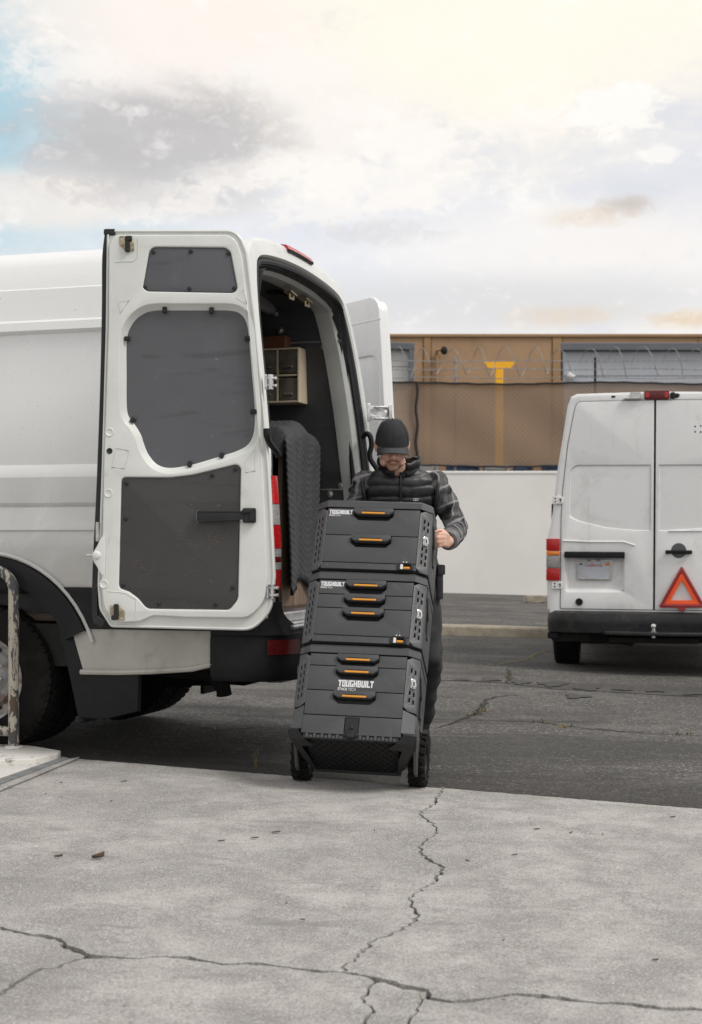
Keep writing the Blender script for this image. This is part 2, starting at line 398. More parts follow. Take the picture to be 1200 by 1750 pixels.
    M['quilt'] = simple('quilt', (.052, .052, .055), .9, var=.14, vs=9, bump=.35, bs=300)
    t = NT('tool_plastic'); k = t.mix((.046, .047, .050), (.060, .061, .064), t.noise(7, 6, .6)); k = t.mix(k, (.15, .145, .138), t.math('MULTIPLY', t.rng(t.noise(9, 10, .75, dist=.8), .56, .74), .35)); k = t.mix(k, (.20, .195, .19), t.math('MULTIPLY', t.rng(t.noise(40, 6, .7, stretch=(1, 1, .15), dist=.8), .66, .74), .35))
    t.bump(t.noise(700, 4), .14, .003); M['tool_plastic'] = t.fin(k, t.rng(t.noise(6, 8, .7), .3, .7, .40, .60))
    M['tool_rail'] = simple('tool_rail', (.070, .071, .074), .45, var=.06, vs=7, bump=.10, bs=700)
    M['tool_dark'] = simple('tool_dark', (.015, .015, .016), .5, spec=.35, var=.12, vs=9, bump=.1, bs=600)
    M['orange'] = simple('orange', (.68, .29, .03), .38, var=.06)
    M['logo_white'] = simple('logo_white', (.68, .68, .68), .5, var=.03)
    M['skin'] = simple('skin', (.66, .40, .30), .48, var=.10, vs=16, bump=.12, bs=220)
    M['beard'] = simple('beard', (.065, .036, .020), .9, var=.35, vs=160, bump=.4, bs=500)
    M['hair'] = simple('hair', (.05, .028, .016), .85, var=.35, vs=160, bump=.4, bs=500)
    M['cap'] = simple('cap', (.020, .020, .022), .85, var=.12, vs=12, bump=.5, bs=500)
    M['brim'] = simple('brim', (.050, .050, .054), .85, var=.1, vs=12, bump=.5, bs=500)
    M['vest'] = simple('vest', (.014, .014, .016), .45, var=.2, vs=9, bump=.3, bs=55, spec=.55)
    M['trousers'] = simple('trousers', (.036, .036, .038), .9, var=.35, vs=9, bump=.5, bs=60)
    M['boot'] = simple('boot', (.012, .0115, .011), .6, spec=.3, var=.3, vs=20)
    t = NT('plaid'); o = t.xyz()       # dark flannel: broad charcoal checks, thin pale cross lines
    def band(v, per, lo, hi, ph=0.0):
        q = t.math('FRACT', t.math('ADD', t.math('MULTIPLY', v, 1 / per), ph)); a = t.math('ABSOLUTE', t.math('SUBTRACT', q, .5)); return t.rng(a, lo, hi)
    wob = t.math('MULTIPLY', t.math('SUBTRACT', t.noise(9, 3), .5), .04)
    u = t.math('ADD', t.math('ADD', o[0], t.math('MULTIPLY', o[1], .8)), wob); v = t.math('ADD', t.math('SUBTRACT', o[2], t.math('MULTIPLY', o[0], .35)), wob)
    bu, bv = band(u, .105, .12, .34), band(v, .10, .12, .34)
    k = t.mix((.010, .010, .012), (.115, .112, .115), t.math('MULTIPLY', bu, .85))
    k = t.mix(k, (.17, .165, .168), t.math('MULTIPLY', bv, .55))
    k = t.mix(k, (.010, .010, .011), t.math('MULTIPLY', band(u, .035, .40, .48), .6))
    k = t.mix(k, (.40, .39, .395), t.math('MULTIPLY', band(u, .105, .42, .475, .3), .7))
    k = t.mix(k, (.40, .39, .395), t.math('MULTIPLY', band(v, .10, .42, .475, .2), .7))
    k = t.mix(k, (.26, .25, .255), t.math('MULTIPLY', t.rng(t.noise(50, 5, .75), .5, .8), .5))
    t.bump(t.noise(40, 4), .4, .006); k = t.mix(k, (0, 0, 0), .12); M['plaid'] = t.fin(k, .92)
    M['cuff'] = simple('cuff', (.16, .158, .16), .9, var=.2, vs=40)
    # ---- ground
    t = NT('concrete'); big = t.noise(.8, 6, .6, dist=.8); mid = t.noise(3.2, 12, .78, dist=.3); fine = t.noise(48, 8, .8); grit = t.noise(150, 4, .8); g2 = t.noise(330, 2, .6)
    k = t.mix((.262, .246, .230), (.445, .424, .398), t.rng(mid, .38, .64))
    k = t.mix(k, (.235, .22, .205), t.math('MULTIPLY', t.rng(big, .47, .64), .70))
    k = t.mix(k, (.52, .505, .48), t.math('MULTIPLY', t.rng(t.noise(6.5, 12, .8, dist=.4), .54, .68), .50))
    k = t.mix(k, (.14, .132, .122), t.math('MULTIPLY', t.rng(fine, .52, .70), .55))
    k = t.mix(k, (.70, .685, .66), t.math('MULTIPLY', t.rng(grit, .53, .62), .70)); k = t.mix(k, (.10, .094, .087), t.math('MULTIPLY', t.rng(t.noise(95, 3, .6), .56, .66), .45))
    k = t.mix(k, (.075, .070, .065), t.math('MULTIPLY', t.rng(grit, .46, .34), .60))
    k = t.mix(k, (.60, .59, .57), t.math('MULTIPLY', t.rng(g2, .56, .68), .55))
    k = t.mix(k, (.17, .16, .15), t.math('MULTIPLY', t.rng(t.noise(1.8, 12, .78, stretch=(.7, 1.9, 1), dist=.5), .54, .68), .58))
    k = t.mix(k, (.17, .158, .148), t.math('MULTIPLY', t.rng(t.noise(8, 10, .74, stretch=(.45, 2.2, 1), dist=.4), .60, .72), .55))
    k = t.mix(k, (.05, .046, .042), t.rng(t.noise(17, 5, .6), .715, .735))
    h = t.math('ADD', t.math('MULTIPLY', grit, .7), t.math('MULTIPLY', fine, 1.0)); t.bump(h, .8, .005); M['concrete'] = t.fin(k, .92)
    t = NT('asphalt'); v = t.n('ShaderNodeTexVoronoi'); v.inputs['Scale'].default_value = 70; t.l(t.co(), v.inputs['Vector'])
    v2_ = t.n('ShaderNodeTexVoronoi'); v2_.inputs['Scale'].default_value = 165; t.l(t.co(), v2_.inputs['Vector'])
    sp = t.n('ShaderNodeSeparateColor'); t.l(v.outputs['Color'], sp.inputs[0]); sp2 = t.n('ShaderNodeSeparateColor'); t.l(v2_.outputs['Color'], sp2.inputs[0])
    big = t.noise(.5, 7, .62, stretch=(.6, 1.8, 1), dist=.5); mid = t.noise(2.2, 10, .75, dist=.6)
    k = t.mix((.034, .032, .030), (.165, .155, .142), t.rng(sp2.outputs[0], .10, 1.0, smooth=False))
    k = t.mix(k, (.020, .019, .018), t.math('MULTIPLY', t.rng(sp.outputs[0], .62, .9, smooth=False), .6))
    k = t.mix(k, (.34, .315, .28), t.math('MULTIPLY', t.rng(sp.outputs[1], .90, .95), .75))
    k = t.mix(k, (.185, .174, .160), t.math('MULTIPLY', t.rng(mid, .46, .68), .55))
    k = t.mix(k, (.034, .032, .030), t.math('MULTIPLY', t.rng(big, .47, .62), .62))
    k = t.mix(k, (.026, .024, .023), t.math('MULTIPLY', t.rng(t.noise(1.4, 9, .7, stretch=(.3, 3.0, 1), dist=.6), .56, .66), .55))
    k = t.mix(k, (.21, .198, .182), t.math('MULTIPLY', t.rng(t.noise(1.1, 10, .74, stretch=(.35, 2.4, 1), dist=.6), .56, .70), .40))
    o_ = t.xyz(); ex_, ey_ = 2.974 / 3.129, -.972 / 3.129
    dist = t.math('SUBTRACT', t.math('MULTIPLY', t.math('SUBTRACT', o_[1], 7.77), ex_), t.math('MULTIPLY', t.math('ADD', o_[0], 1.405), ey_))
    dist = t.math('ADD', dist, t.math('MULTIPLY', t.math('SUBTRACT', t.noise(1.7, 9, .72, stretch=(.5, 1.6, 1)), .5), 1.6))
    k = t.mix(k, (.024, .021, .018), t.math('MULTIPLY', t.rng(dist, 1.25, .05), .66))  # gutter staining along the apron edge, also painting in the van's shade
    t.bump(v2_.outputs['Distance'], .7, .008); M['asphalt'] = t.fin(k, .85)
    M['tar'] = simple('tar', (.048, .045, .042), .75, var=.45, vs=60, bump=.6, bs=120)
    M['crack'] = simple('crack', (.022, .019, .016), .95, var=.4, vs=60)
    M['dry_weed'] = simple('dry_weed', (.19, .15, .05), .9, var=.3, vs=60)
    M['soil'] = simple('soil', (.045, .036, .028), .95, var=.4, vs=30)
    M['kerb'] = simple('kerb', (.36, .315, .24), .9, var=.15, vs=6, bump=.4, bs=60, dirt=((.14, .12, .10), 5, .5, .75, .5))
    M['stop'] = simple('stop', (.34, .30, .24), .9, var=.2, vs=8, bump=.6, bs=30)
    M['wall_white'] = simple('wall_white', (.79, .77, .735), .85, var=.035, vs=.8, bump=.2, bs=40, dirt=((.50, .47, .43), 1.2, .6, .85, .25))
    t = NT('chipped_white'); k = t.mix((.70, .68, .64), (.52, .50, .46), t.noise(8, 6))
    k = t.mix(k, (.26, .245, .225), t.rng(t.noise(14, 8, .7, dist=.7), .58, .62)); t.bump(t.noise(14, 8, .7, dist=.7), .6, .008); M['chipped_white'] = t.fin(k, .8)
    t = NT('chipped_rail'); n = t.noise(13, 7, .68, stretch=(1.5, 1.5, .55), dist=.9)
    k = t.mix((.46, .42, .35), (.36, .325, .265), t.noise(22, 5)); ch = t.rng(n, .50, .515)
    k = t.mix(k, t.mix((.062, .064, .066), (.09, .055, .035), t.rng(t.noise(9, 4), .56, .7)), ch); t.bump(n, .5, .003); M['chipped_rail'] = t.fin(k, .62)
    M['galv'] = simple('galv', (.34, .355, .36), .5, .6, var=.2, vs=20)
    # ---- background
    t = NT('screen'); o = t.xyz()
    d1 = t.math('ADD', o[0], o[2]); d2 = t.math('SUBTRACT', o[0], o[2])
    def ln(d): return t.rng(t.math('ABSOLUTE', t.math('SUBTRACT', t.math('FRACT', t.math('MULTIPLY', d, 9.0)), .5)), .40, .47)
    wires = t.math('MAXIMUM', ln(d1), ln(d2))
    k = t.mix((.235, .160, .108), (.30, .21, .145), t.noise(.9, 7, .65, dist=.5)); k = t.mix(k, (.17, .115, .075), t.math('MULTIPLY', wires, .5))
    tr = t.n('ShaderNodeBsdfTransparent'); ms = t.n('ShaderNodeMixShader'); ms.inputs[0].default_value = .84
    t.l(tr.outputs[0], ms.inputs[1]); t.l(t.p.outputs[0], ms.inputs[2]); t.l(ms.outputs[0], t.out.inputs[0]); M['screen'] = t.fin(k, .85)
    M['tan_wall'] = simple('tan_wall', (.39, .25, .145), .85, var=.07, vs=.5, bump=.1, bs=20, dirt=((.22, .135, .07), .7, .5, .75, .5))
    M['tan_dark'] = simple('tan_dark', (.34, .21, .11), .85, var=.06, vs=.4)
    M['roof_edge'] = simple('roof_edge', (.125, .135, .152), .6, var=.08, vs=1)
    M['grey_clad'] = simple('grey_clad', (.42, .44, .48), .6, var=.04, vs=1)
    M['pale_clad'] = simple('pale_clad', (.50, .51, .50), .6, var=.04, vs=1)
    M['yellow'] = simple('yellow', (.95, .47, .012), .5, var=.05)
    M['wire'] = simple('wire', (.30, .30, .295), .6, .3, var=.2)
    M['blue_crate'] = simple('blue_crate', (.05, .09, .16), .6, var=.3, vs=3)
    M['pale_crate'] = simple('pale_crate', (.45, .46, .46), .6, var=.2, vs=3)
    M['yard'] = simple('yard', (.12, .11, .10), .9)
    M['tri_red'] = simple('tri_red', (.30, .008, .010), .2, var=.1, coat=.5)
    M['tri_orange'] = simple('tri_orange', (.95, .10, .015), .45, var=.05)
    M['plate'] = simple('plate', (.55, .57, .62), .4, var=.06, vs=20)
    M['plate_red'] = simple('plate_red', (.45, .02, .04), .5)
    M['glass_dark'] = simple('glass_dark', (.02, .022, .025), .08, var=.05)
    M['leaf'] = simple('leaf', (.085, .055, .032), .8, var=.4, vs=40)
    M['green_leaf'] = simple('green_leaf', (.10, .12, .03), .7, var=.3, vs=40)
mk_mats()
# ------------------------------------------------------------------ ground
EA, EB = ground_at(130, 1300), ground_at(1200, 1387)      # edge of the concrete apron against the street
ED = (EB - EA); ED.z = 0; ED.normalize()
def edge_pt(t): p = EA + ED * t; return (p.x, p.y)
def jag(poly, amp, step, seed):
    """break a polyline into short uneven steps"""
    rnd = random.Random(seed); out = [poly[0]]
    for a, b in zip(poly, poly[1:]):
        a, b = Vector(a[:2]), Vector(b[:2]); n = max(1, int((b - a).length / step)); d = (b - a); nn = Vector((-d.y, d.x)).normalized() if d.length > 0 else Vector((0, 0))
        for k in range(1, n + 1):
            q = a + d * k / n
            if k < n: q += nn * rnd.uniform(-amp, amp) + d.normalized() * rnd.uniform(-amp, amp) * .5
            out.append(tuple(q))
    return out
def widen(poly, wfun, seed):
    """two sides of a crack"""
    rnd = random.Random(seed); l, r_ = [], []; n = len(poly)
    for i, p in enumerate(poly):
        a, b = Vector(poly[max(0, i - 1)]), Vector(poly[min(n - 1, i + 1)]); d = (b - a).normalized(); nn = Vector((-d.y, d.x))
        wd = wfun(i / (n - 1)); l.append(tuple(Vector(p) + nn * wd * rnd.uniform(.55, 1.5))); r_.append(tuple(Vector(p) - nn * wd * rnd.uniform(.55, 1.5)))
    return l, r_
# street: one sheet to the horizon, falling gently to the right
xs = [-400, -60, -20, -8, -4, -2.2, -1.5, -.7, 0, .7, 1.5, 2.5, 4, 8, 20, 60, 400]
ys = [-200, -30, -6, 0, 3, 5, 6, 7, 8, 9, 10, 12, 14, 17, 20.2, 24, 40, 120, 1500]
m = MB(); m.grid([[(x, y, G(x) - .012) for x in xs] for y in ys], flip=False)
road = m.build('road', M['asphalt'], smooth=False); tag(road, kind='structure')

# concrete apron: slabs parted by the cracks that run through it
px = lambda L_: [tuple(ground_at(x, y)[:2]) for x, y in L_]
cA = jag(px([(757, 1349), (745, 1375), (722, 1390), (718, 1397), (738, 1410), (747, 1425), (722, 1447), (717, 1460), (735, 1475), (761, 1488), (745, 1512), (715, 1530), (700, 1540), (702, 1555), (717, 1570), (712, 1580), (680, 1597), (645, 1610), (620, 1630), (605, 1645), (585, 1668)]), .011, .022, 1)
cB0 = px([(-140, 1585), (0, 1592), (50, 1603), (100, 1610), (115, 1625), (160, 1641)])
cB1 = px([(160, 1641), (190, 1642), (240, 1645), (280, 1641), (320, 1643), (380, 1655), (420, 1653), (480, 1658), (540, 1667), (585, 1668)])
cB2 = px([(585, 1668), (645, 1680)]); cB3 = px([(645, 1680), (680, 1690), (727, 1698)])
cB4 = px([(727, 1698), (730, 1712), (770, 1720), (820, 1715), (880, 1706), (940, 1712), (1010, 1720), (1080, 1724), (1130, 1731), (1200, 1733), (1400, 1742)])
cC = px([(160, 1641), (130, 1647), (100, 1660), (70, 1662), (40, 1680), (0, 1708), (-120, 1765)])
cD = px([(645, 1680), (630, 1700), (618, 1712), (640, 1735), (625, 1750), (615, 1775)])
cE = px([(727, 1698), (718, 1725), (700, 1750), (680, 1790)])
J = lambda p, s: jag(p, .006, .022, s)
cB0, cB1, cB2, cB3, cB4, cC, cD, cE = [J(p, i + 3) for i, p in enumerate((cB0, cB1, cB2, cB3, cB4, cC, cD, cE))]
wA = lambda t: .0042 + .0026 * math.sin(t * 9) ** 2
wB = lambda t: .0105 + .004 * math.sin(t * 23)
wC = lambda t: .0075
eA = list(edge_pt(-6.0)); eL = edge_pt((-2.2 - EA.x) / ED.x)
Al, Ar = widen(cA, wA, 11)                     # walking down the crack: left of travel is image right
B0l, B0r = widen(cB0, wB, 12); B1l, B1r = widen(cB1, wB, 13); B2l, B2r = widen(cB2, wB, 14); B3l, B3r = widen(cB3, wB, 15); B4l, B4r = widen(cB4, wB, 16)
Cl, Cr = widen(cC, wC, 17); Dl, Dr = widen(cD, lambda t: .004, 18); El, Er = widen(cE, lambda t: .004, 19)
tE = lambda x: (x - EA.x) / ED.x
edge_noise = random.Random(5)
def edge_run(x0, x1):
    n = max(2, int(abs(x1 - x0) / .03)); out = []
    for k in range(n + 1):
        x = x0 + (x1 - x0) * k / n; p = edge_pt(tE(x)); out.append((p[0], p[1] + edge_noise.uniform(-.006, .006)))
    return out
XL, XR, YB = -2.2, 6.0, -4.0
slabs = []
slabs.append(edge_run(XL, Ar[0][0] - .001) + Ar + B1r[-2::-1][:0] + B1l[-2:0:-1] + B0l[-2:0:-1] + [(XL, B0l[0][1])])
slabs.append(list(Al)[::-1] + edge_run(Al[0][0] + .002, XR) + [(XR, B4l[-1][1])] + B4l[::-1] + B3l[-2:0:-1] + B2l[-2:0:-1])
slabs.append(B0r[:-1] + Cr[1:] + [(XL, Cr[-1][1])] + [(XL, B0r[0][1])])
slabs.append(B1r[1:] + B2r[1:-1] + Dr[1:] + [(Dr[-1][0], YB), (XL, YB), (XL, Cl[-1][1])] + Cl[-1:0:-1])
slabs.append(B3r[1:-1] + Er[1:] + [(Er[-1][0] - .0, 1.5), (Dl[-1][0], 1.5)] + Dl[-1:0:-1])
slabs.append(B4r[1:] + [(XR, B4r[-1][1]), (XR, YB), (Dr[-1][0] + .006, YB), (Dr[-1][0] + .006, 1.494), (El[-1][0], 1.494)] + El[-1:0:-1])
pw = [edge_pt(tE(x)) for x in (XL - .012, -14)]
slabs.append([pw[1], pw[0], (XL - .012, YB), (-14, YB)])
m = MB(); n = 24; x0, x1 = -14, XR
m.add([(-14, edge_pt(tE(-14))[1], G(-14) - .008), (XL, eL[1], G(XL) - .008), (XR, edge_pt(tE(XR))[1] - .02, G(4) - .06 - .008), (XR, YB, G(4) - .06 - .008), (XL, YB, G(XL) - .008), (-14, YB, G(-14) - .008)], [(0, 1, 4, 5), (1, 2, 3, 4)])
apron = m.build('concrete_apron', M['soil'], smooth=False); tag(apron, kind='structure')
def clean(p):
    out = []
    for q in p:
        if not out or (Vector(q) - Vector(out[-1])).length > 5e-4: out.append(tuple(q))
    return out
for i, s_ in enumerate(slabs):
    lift = [0, .0015, -.001, .001, -.002, .0005, 0][i]
    mm = MB(); mm.slab(clean(s_), t0=-.03, t1=.010 + lift, fn=lambda a, b, c: (a, b, c + (-.03 * max(-2.2, a))))
    mm.build('concrete_slab', M['concrete'], apron, smooth=False)

# street cracks and the tar seam, thin sheets over the asphalt
def strip(name, pts, wid, mat, seed, z=.004, amp=.02, step=.06, wf=None):
    p = jag(px(pts), amp, step, seed); l, r_ = widen(p, wf or (lambda t: wid * (.35 + math.sin(math.pi * min(1, max(0, t))) * .65)), seed)
    mm = MB(); mm.grid([[(a[0], a[1], G(a[0]) - .012 + z) for a in l], [(a[0], a[1], G(a[0]) - .012 + z) for a in r_]])
    o = mm.build(name, mat, smooth=False); tag(o, kind='structure'); return o
strip('street_crack', [(742, 1241), (775, 1232), (800, 1222), (820, 1213), (830, 1195), (850, 1188), (885, 1185)], .016, M['crack'], 31)
strip('street_crack', [(790, 1228), (840, 1229), (920, 1232), (1000, 1242), (1100, 1250), (1230, 1257)], .010, M['crack'], 32, amp=.008)
strip('street_crack', [(800, 1139), (850, 1134), (890, 1128), (920, 1115), (945, 1106)], .014, M['dry_weed'], 33)
strip('street_crack', [(868, 1166), (872, 1152), (869, 1142)], .016, M['crack'], 34)
strip('street_crack', [(300, 1234), (380, 1246), (450, 1240), (500, 1243)], .010, M['crack'], 35)
tp = [(738, 1160), (800, 1162), (850, 1164), (900, 1169), (950, 1175), (1000, 1178), (1060, 1181), (1120, 1185), (1230, 1190)]
strip('tar_seam', tp, .022, M['tar'], 36, amp=.008, z=.004, wf=lambda t: .026)
for i, (bx, by, bw, bh) in enumerate([(790, 1158, 20, 3), (838, 1158, 24, 6), (890, 1163, 22, 6), (945, 1166, 34, 8), (1005, 1173, 30, 8), (1065, 1174, 24, 6), (1120, 1177, 22, 5), (1185, 1182, 24, 5), (985, 1187, 30, 7)]):
    rnd = random.Random(50 + i); pts = []
    for k in range(40):
        q = 2 * math.pi * k / 40; r_ = .85 + .25 * math.sin(q * 3 + i) + rnd.uniform(-.14, .14); g = ground_at(bx + bw * .8 * r_ * math.cos(q), by + 2 + bh * .7 * r_ * math.sin(q) * (1 if math.sin(q) < 0 else .7)); pts.append((g.x, g.y))
    mm = MB(); mm.add([(p[0], p[1], G(p[0]) - .012 + .0075) for p in pts], [tuple(range(40))]); tag(mm.build('tar_patch', M['tar'], smooth=False), kind='structure')
for i, (bx, by, sgn) in enumerate([(823, 1213, 1), (812, 1219, 1), (871, 1158, 1), (924, 1231, -1), (1170, 1252, 1), (960, 1240, 1)]):
    g = ground_at(bx, by); mm = MB(); rnd = random.Random(90 + i)
    for k in range(14):
        a = rnd.uniform(0, 6.28); ln = rnd.uniform(.015, .05); o_ = Vector((rnd.uniform(-.06, .06), rnd.uniform(-.02, .02), -.01))
        b = g + o_; t_ = b + Vector((math.cos(a) * ln, math.sin(a) * ln, rnd.uniform(.01, .035))); s_ = Vector((-math.sin(a), math.cos(a), 0)) * .005
        mm.add([b - s_, b + s_, t_], [(0, 1, 2)])
    tag(mm.build('crack_weeds', M['dry_weed'], smooth=False), kind='stuff')

# far kerb, raised lot, wheel stop
m = MB(); KY = 20.0
kz = lambda x: G(x) - .012
xk = [-30, -8, -2.2, 0, 2, 4, 8, 30]
m.grid([[(x, KY + dy, kz(x) + z) for x in xk] for dy, z in ((0, -.05), (.015, .11), (.04, .135), (.20, .14), (.20, 0))])
tag(m.build('kerb', M['kerb']), kind='structure')
m = MB()
LZ = lambda x: .10 - .036 * (max(-2.2, min(5, x)) - 1.85) * .8
m.grid([[(x, KY + .2, kz(x) + .137) for x in xk], [(x, 31.2, LZ(x) + .06) for x in xk]])
tag(m.build('parking_lot', M['asphalt'], smooth=False), kind='structure')
def lot_z(x, y): a = kz(x) + .137; b = LZ(x) + .06; return a + (b - a) * (y - 20.2) / 11.0
c0 = at(915, 1030, 27.5); z0 = lot_z(c0.x, 27.5)
m = MB(); rnd = random.Random(3); bm_ = bmesh.new(); bmesh.ops.create_cube(bm_, size=1)
bmesh.ops.bevel(bm_, geom=bm_.edges[:], offset=.12, segments=2, affect='EDGES'); bmesh.ops.subdivide_edges(bm_, edges=bm_.edges[:], cuts=2, use_grid_fill=True)
for v in bm_.verts: v.co = Vector((v.co.x * .42, v.co.y * .16, v.co.z * .13)) + Vector([rnd.uniform(-.008, .008) for _ in range(3)])
m.bm(bm_, lambda a, b, c: (a + c0.x, b + 27.5, c + z0 + .065))
tag(m.build('wheel_stop', M['stop']), 'broken concrete wheel stop lying before the white wall', 'wheel stop')

# ------------------------------------------------------------------ boundary wall, fence, buildings
WY = 31.0
m = MB(); zt = CH + (HY - 805) / F * WY
m.b2((-16, WY, -.4), (22, WY + .2, zt - .06)); m.b2((-16, WY - .015, zt - .06), (22, WY + .215, zt), .012)
wall = tag(m.build('boundary_wall', M['wall_white']), 'low white rendered wall at the back of the lot', 'wall')
m = MB(); m.add([(-60, WY + .22, 1.7), (60, WY + .22, 1.7), (60, 100, 1.7), (-60, 100, 1.7)], [(0, 1, 2, 3)]); m.b2((-60, WY + .21, -.4), (60, WY + .23, 1.699))
tag(m.build('back_yard', M['yard'], smooth=False), kind='structure')
FY = 33.0
fence = thing('screened_fence', 'chain link fence with brown privacy screen and coiled razor wire behind the white wall', 'fence', (0, FY, 1.7))
fz = lambda y: CH + (HY - y) / F * FY; fx = lambda x: (x - CX) / F * FY
zs0, zs1 = fz(796), fz(655)
m = MB(); rows = []
for i in range(13):
    rows.append([(x * .12, FY + .035 * math.sin(x * .35 + i * .4) * math.sin(i * .26), zs0 + (zs1 - zs0) * i / 12 + (.02 * math.sin(x * .17) if i in (0, 12) else 0)) for x in range(-90, 175)])
m.grid(rows); m.build('privacy_screen', M['screen'], fence, True)
for zz, nm in ((zs1, 'top_hem'), (zs0, 'bottom_hem')):
    m = MB(); m.tube([(x * .12, FY - .03, zz + .02 * math.sin(x * .17) + .006 * math.sin(x * 1.3)) for x in range(-90, 175)], .022, 6); m.build(nm, M['rubber'], fence, True)
for i, x in enumerate((fx(712), fx(712) - 9, fx(712) + 11)):
    m = MB(); m.tube([(x + .02 * math.sin(k * 1.1), FY - .05, zs1 - (zs1 - zs0) * k / 14) for k in range(15)], .035, 6); m.build('screen_seam', M['rubber'], fence, True)
for x in (fx(1019), fx(1019) - 3.05, fx(1019) - 6.1, fx(1019) + 3.05, fx(1019) - 9.15):
    m = MB(); m.tube([(x, FY + .14, 1.7), (x, FY + .14, fz(611))], .028, 8); m.ball((x, FY + .14, fz(611)), .033, 1); m.build('fence_post', M['rubber'] if x > 3 else M['wire'], fence, True)
for y in (616, 630, 645):
    m = MB(); m.tube([(x * .25, FY + .1, fz(y) + .015 * math.sin(x * .5 + y)) for x in range(-40, 80)], .008, 4)
    for k in range(-80, 160): m.box((k * .125, FY + .1, fz(y) + .015 * math.sin(k * .25 + y)), (.02, .02, .045), ry_(k * 1.3), 0)
    m.build('barbed_wire', M['wire'], fence, True)
m = MB(); P = []; rr = (618 - 0) * 0 + .30; pitch = 47 / F * FY
for k in range(0, 34 * 20):
    q = 2 * math.pi * k / 20; P.append((fx(668) - 6 + pitch * k / 20 + .05 * math.sin(k * .13), FY + .1 + rr * math.cos(q), fz(617) + (rr + .03 * math.sin(k * .071)) * math.sin(q)))
m.tube(P, .008, 5)
for k in range(0, len(P), 2):
    m.box(P[k], (.018, .006, .026), ry_(k * .7), 0)
m.build('razor_coil', M['wire'], fence, True)
# stacked goods glimpsed in the gap below the screen
rnd = random.Random(21); x = -1.0; k = 0
while x < 12:
    wdt = rnd.uniform(.35, .8); h = rnd.uniform(1.22, 1.36); mt = M['blue_crate'] if rnd.random() < .7 else M['pale_crate']
    m = MB(); y0 = FY + 1.2; hz = 1.701
    for q in range(9): m.b2((x, y0, hz + h * q / 9 + .01), (x + wdt, y0 + .5, hz + h * (q + 1) / 9 - .01), .006)
    for sx in (x + .02, x + wdt - .06): m.b2((sx, y0 - .02, hz), (sx + .04, y0 - .001, hz + h))
    o = m.build('slatted_crate', mt); tag(o, ('dim blue slatted crate' if mt is M['blue_crate'] else 'pale slatted crate') + ' in the row glimpsed under the brown screen', 'crate', 'crates standing behind the fence')
    x += wdt + rnd.uniform(.02, .25); k += 1
# yellow post
YP = 38.0
bx = lambda x, d: (x - CX) / F * d
bz = lambda y, d: CH + (HY - y) / F * d
m = MB(); xc = bx(853.5, YP); m.b2((xc - .095, YP, 1.7), (xc + .095, YP + .16, bz(629, YP)), .012)
zc0, zc1 = bz(629, YP), bz(618, YP)
post = thing('yellow_post', 'yellow T shaped steel post behind the fence', 'post', (xc, YP + .08, 1.7))
m.build('upright', M['yellow'], post, True)
m = MB(); m.add([(bx(834, YP), YP + .0, zc0), (bx(873, YP), YP, zc0), (bx(882, YP), YP, zc1), (bx(826, YP), YP, zc1)] + [(bx(834, YP), YP + .16, zc0), (bx(873, YP), YP + .16, zc0), (bx(882, YP), YP + .16, zc1), (bx(826, YP), YP + .16, zc1)],
      [(0, 1, 2, 3), (7, 6, 5, 4), (0, 4, 5, 1), (1, 5, 6, 2), (2, 6, 7, 3), (3, 7, 4, 0)]); m.build('crossbar', M['yellow'], post, True)
# tan warehouse
BD = 56.0
tan = thing('tan_warehouse', 'long tan concrete warehouse filling the skyline behind the fence', 'building', (2, BD, 1.7))
zt = bz(571, BD)
m = MB(); joints = [-12, -7.5, -3, bx(724, BD), bx(737, BD), bx(944, BD), bx(961, BD), bx(1193, BD), 17.5, 22, 27]
for a, b in zip(joints, joints[1:]):
    narrow = (b - a) < .6
    mm = MB(); mm.b2((a + .012, BD - (.05 if narrow else 0), 1.6), (b - .012, BD + .3, zt - .12), .01); mm.build('wall_panel', M['tan_dark'] if narrow else M['tan_wall'], tan, True)
m.b2((-12, BD + .05, 1.5), (27, BD + 14, zt - .13)); m.build('building_core', M['tan_dark'], tan, True)
m = MB(); m.b2((-12.1, BD - .09, zt - .12), (27.1, BD + 14, zt), .02); m.build('parapet_coping', M['tan_dark'], tan, True)
m = MB(); pxx = bx(746, BD); m.tube([(pxx, BD - .12, 3), (pxx, BD - .12, bz(606, BD))], .06, 8); m.tube([(pxx, BD - .12, bz(606, BD)), (pxx, BD - .35, bz(601, BD)), (pxx + .22, BD - .5, bz(600, BD))], .05, 8); m.build('downpipe', M['tan_dark'], tan, True)
m = MB(); m.ball((pxx + .25, BD - .52, bz(602, BD)), (.13, .13, .16), 2); m.build('wall_lamp', M['dark'], tan, True)
m = MB(); m.b2((bx(742, BD), BD - .14, bz(612, BD)), (bx(751, BD), BD - .06, bz(603, BD)), .02); m.build('lamp_bracket', M['tan_dark'], tan, True)
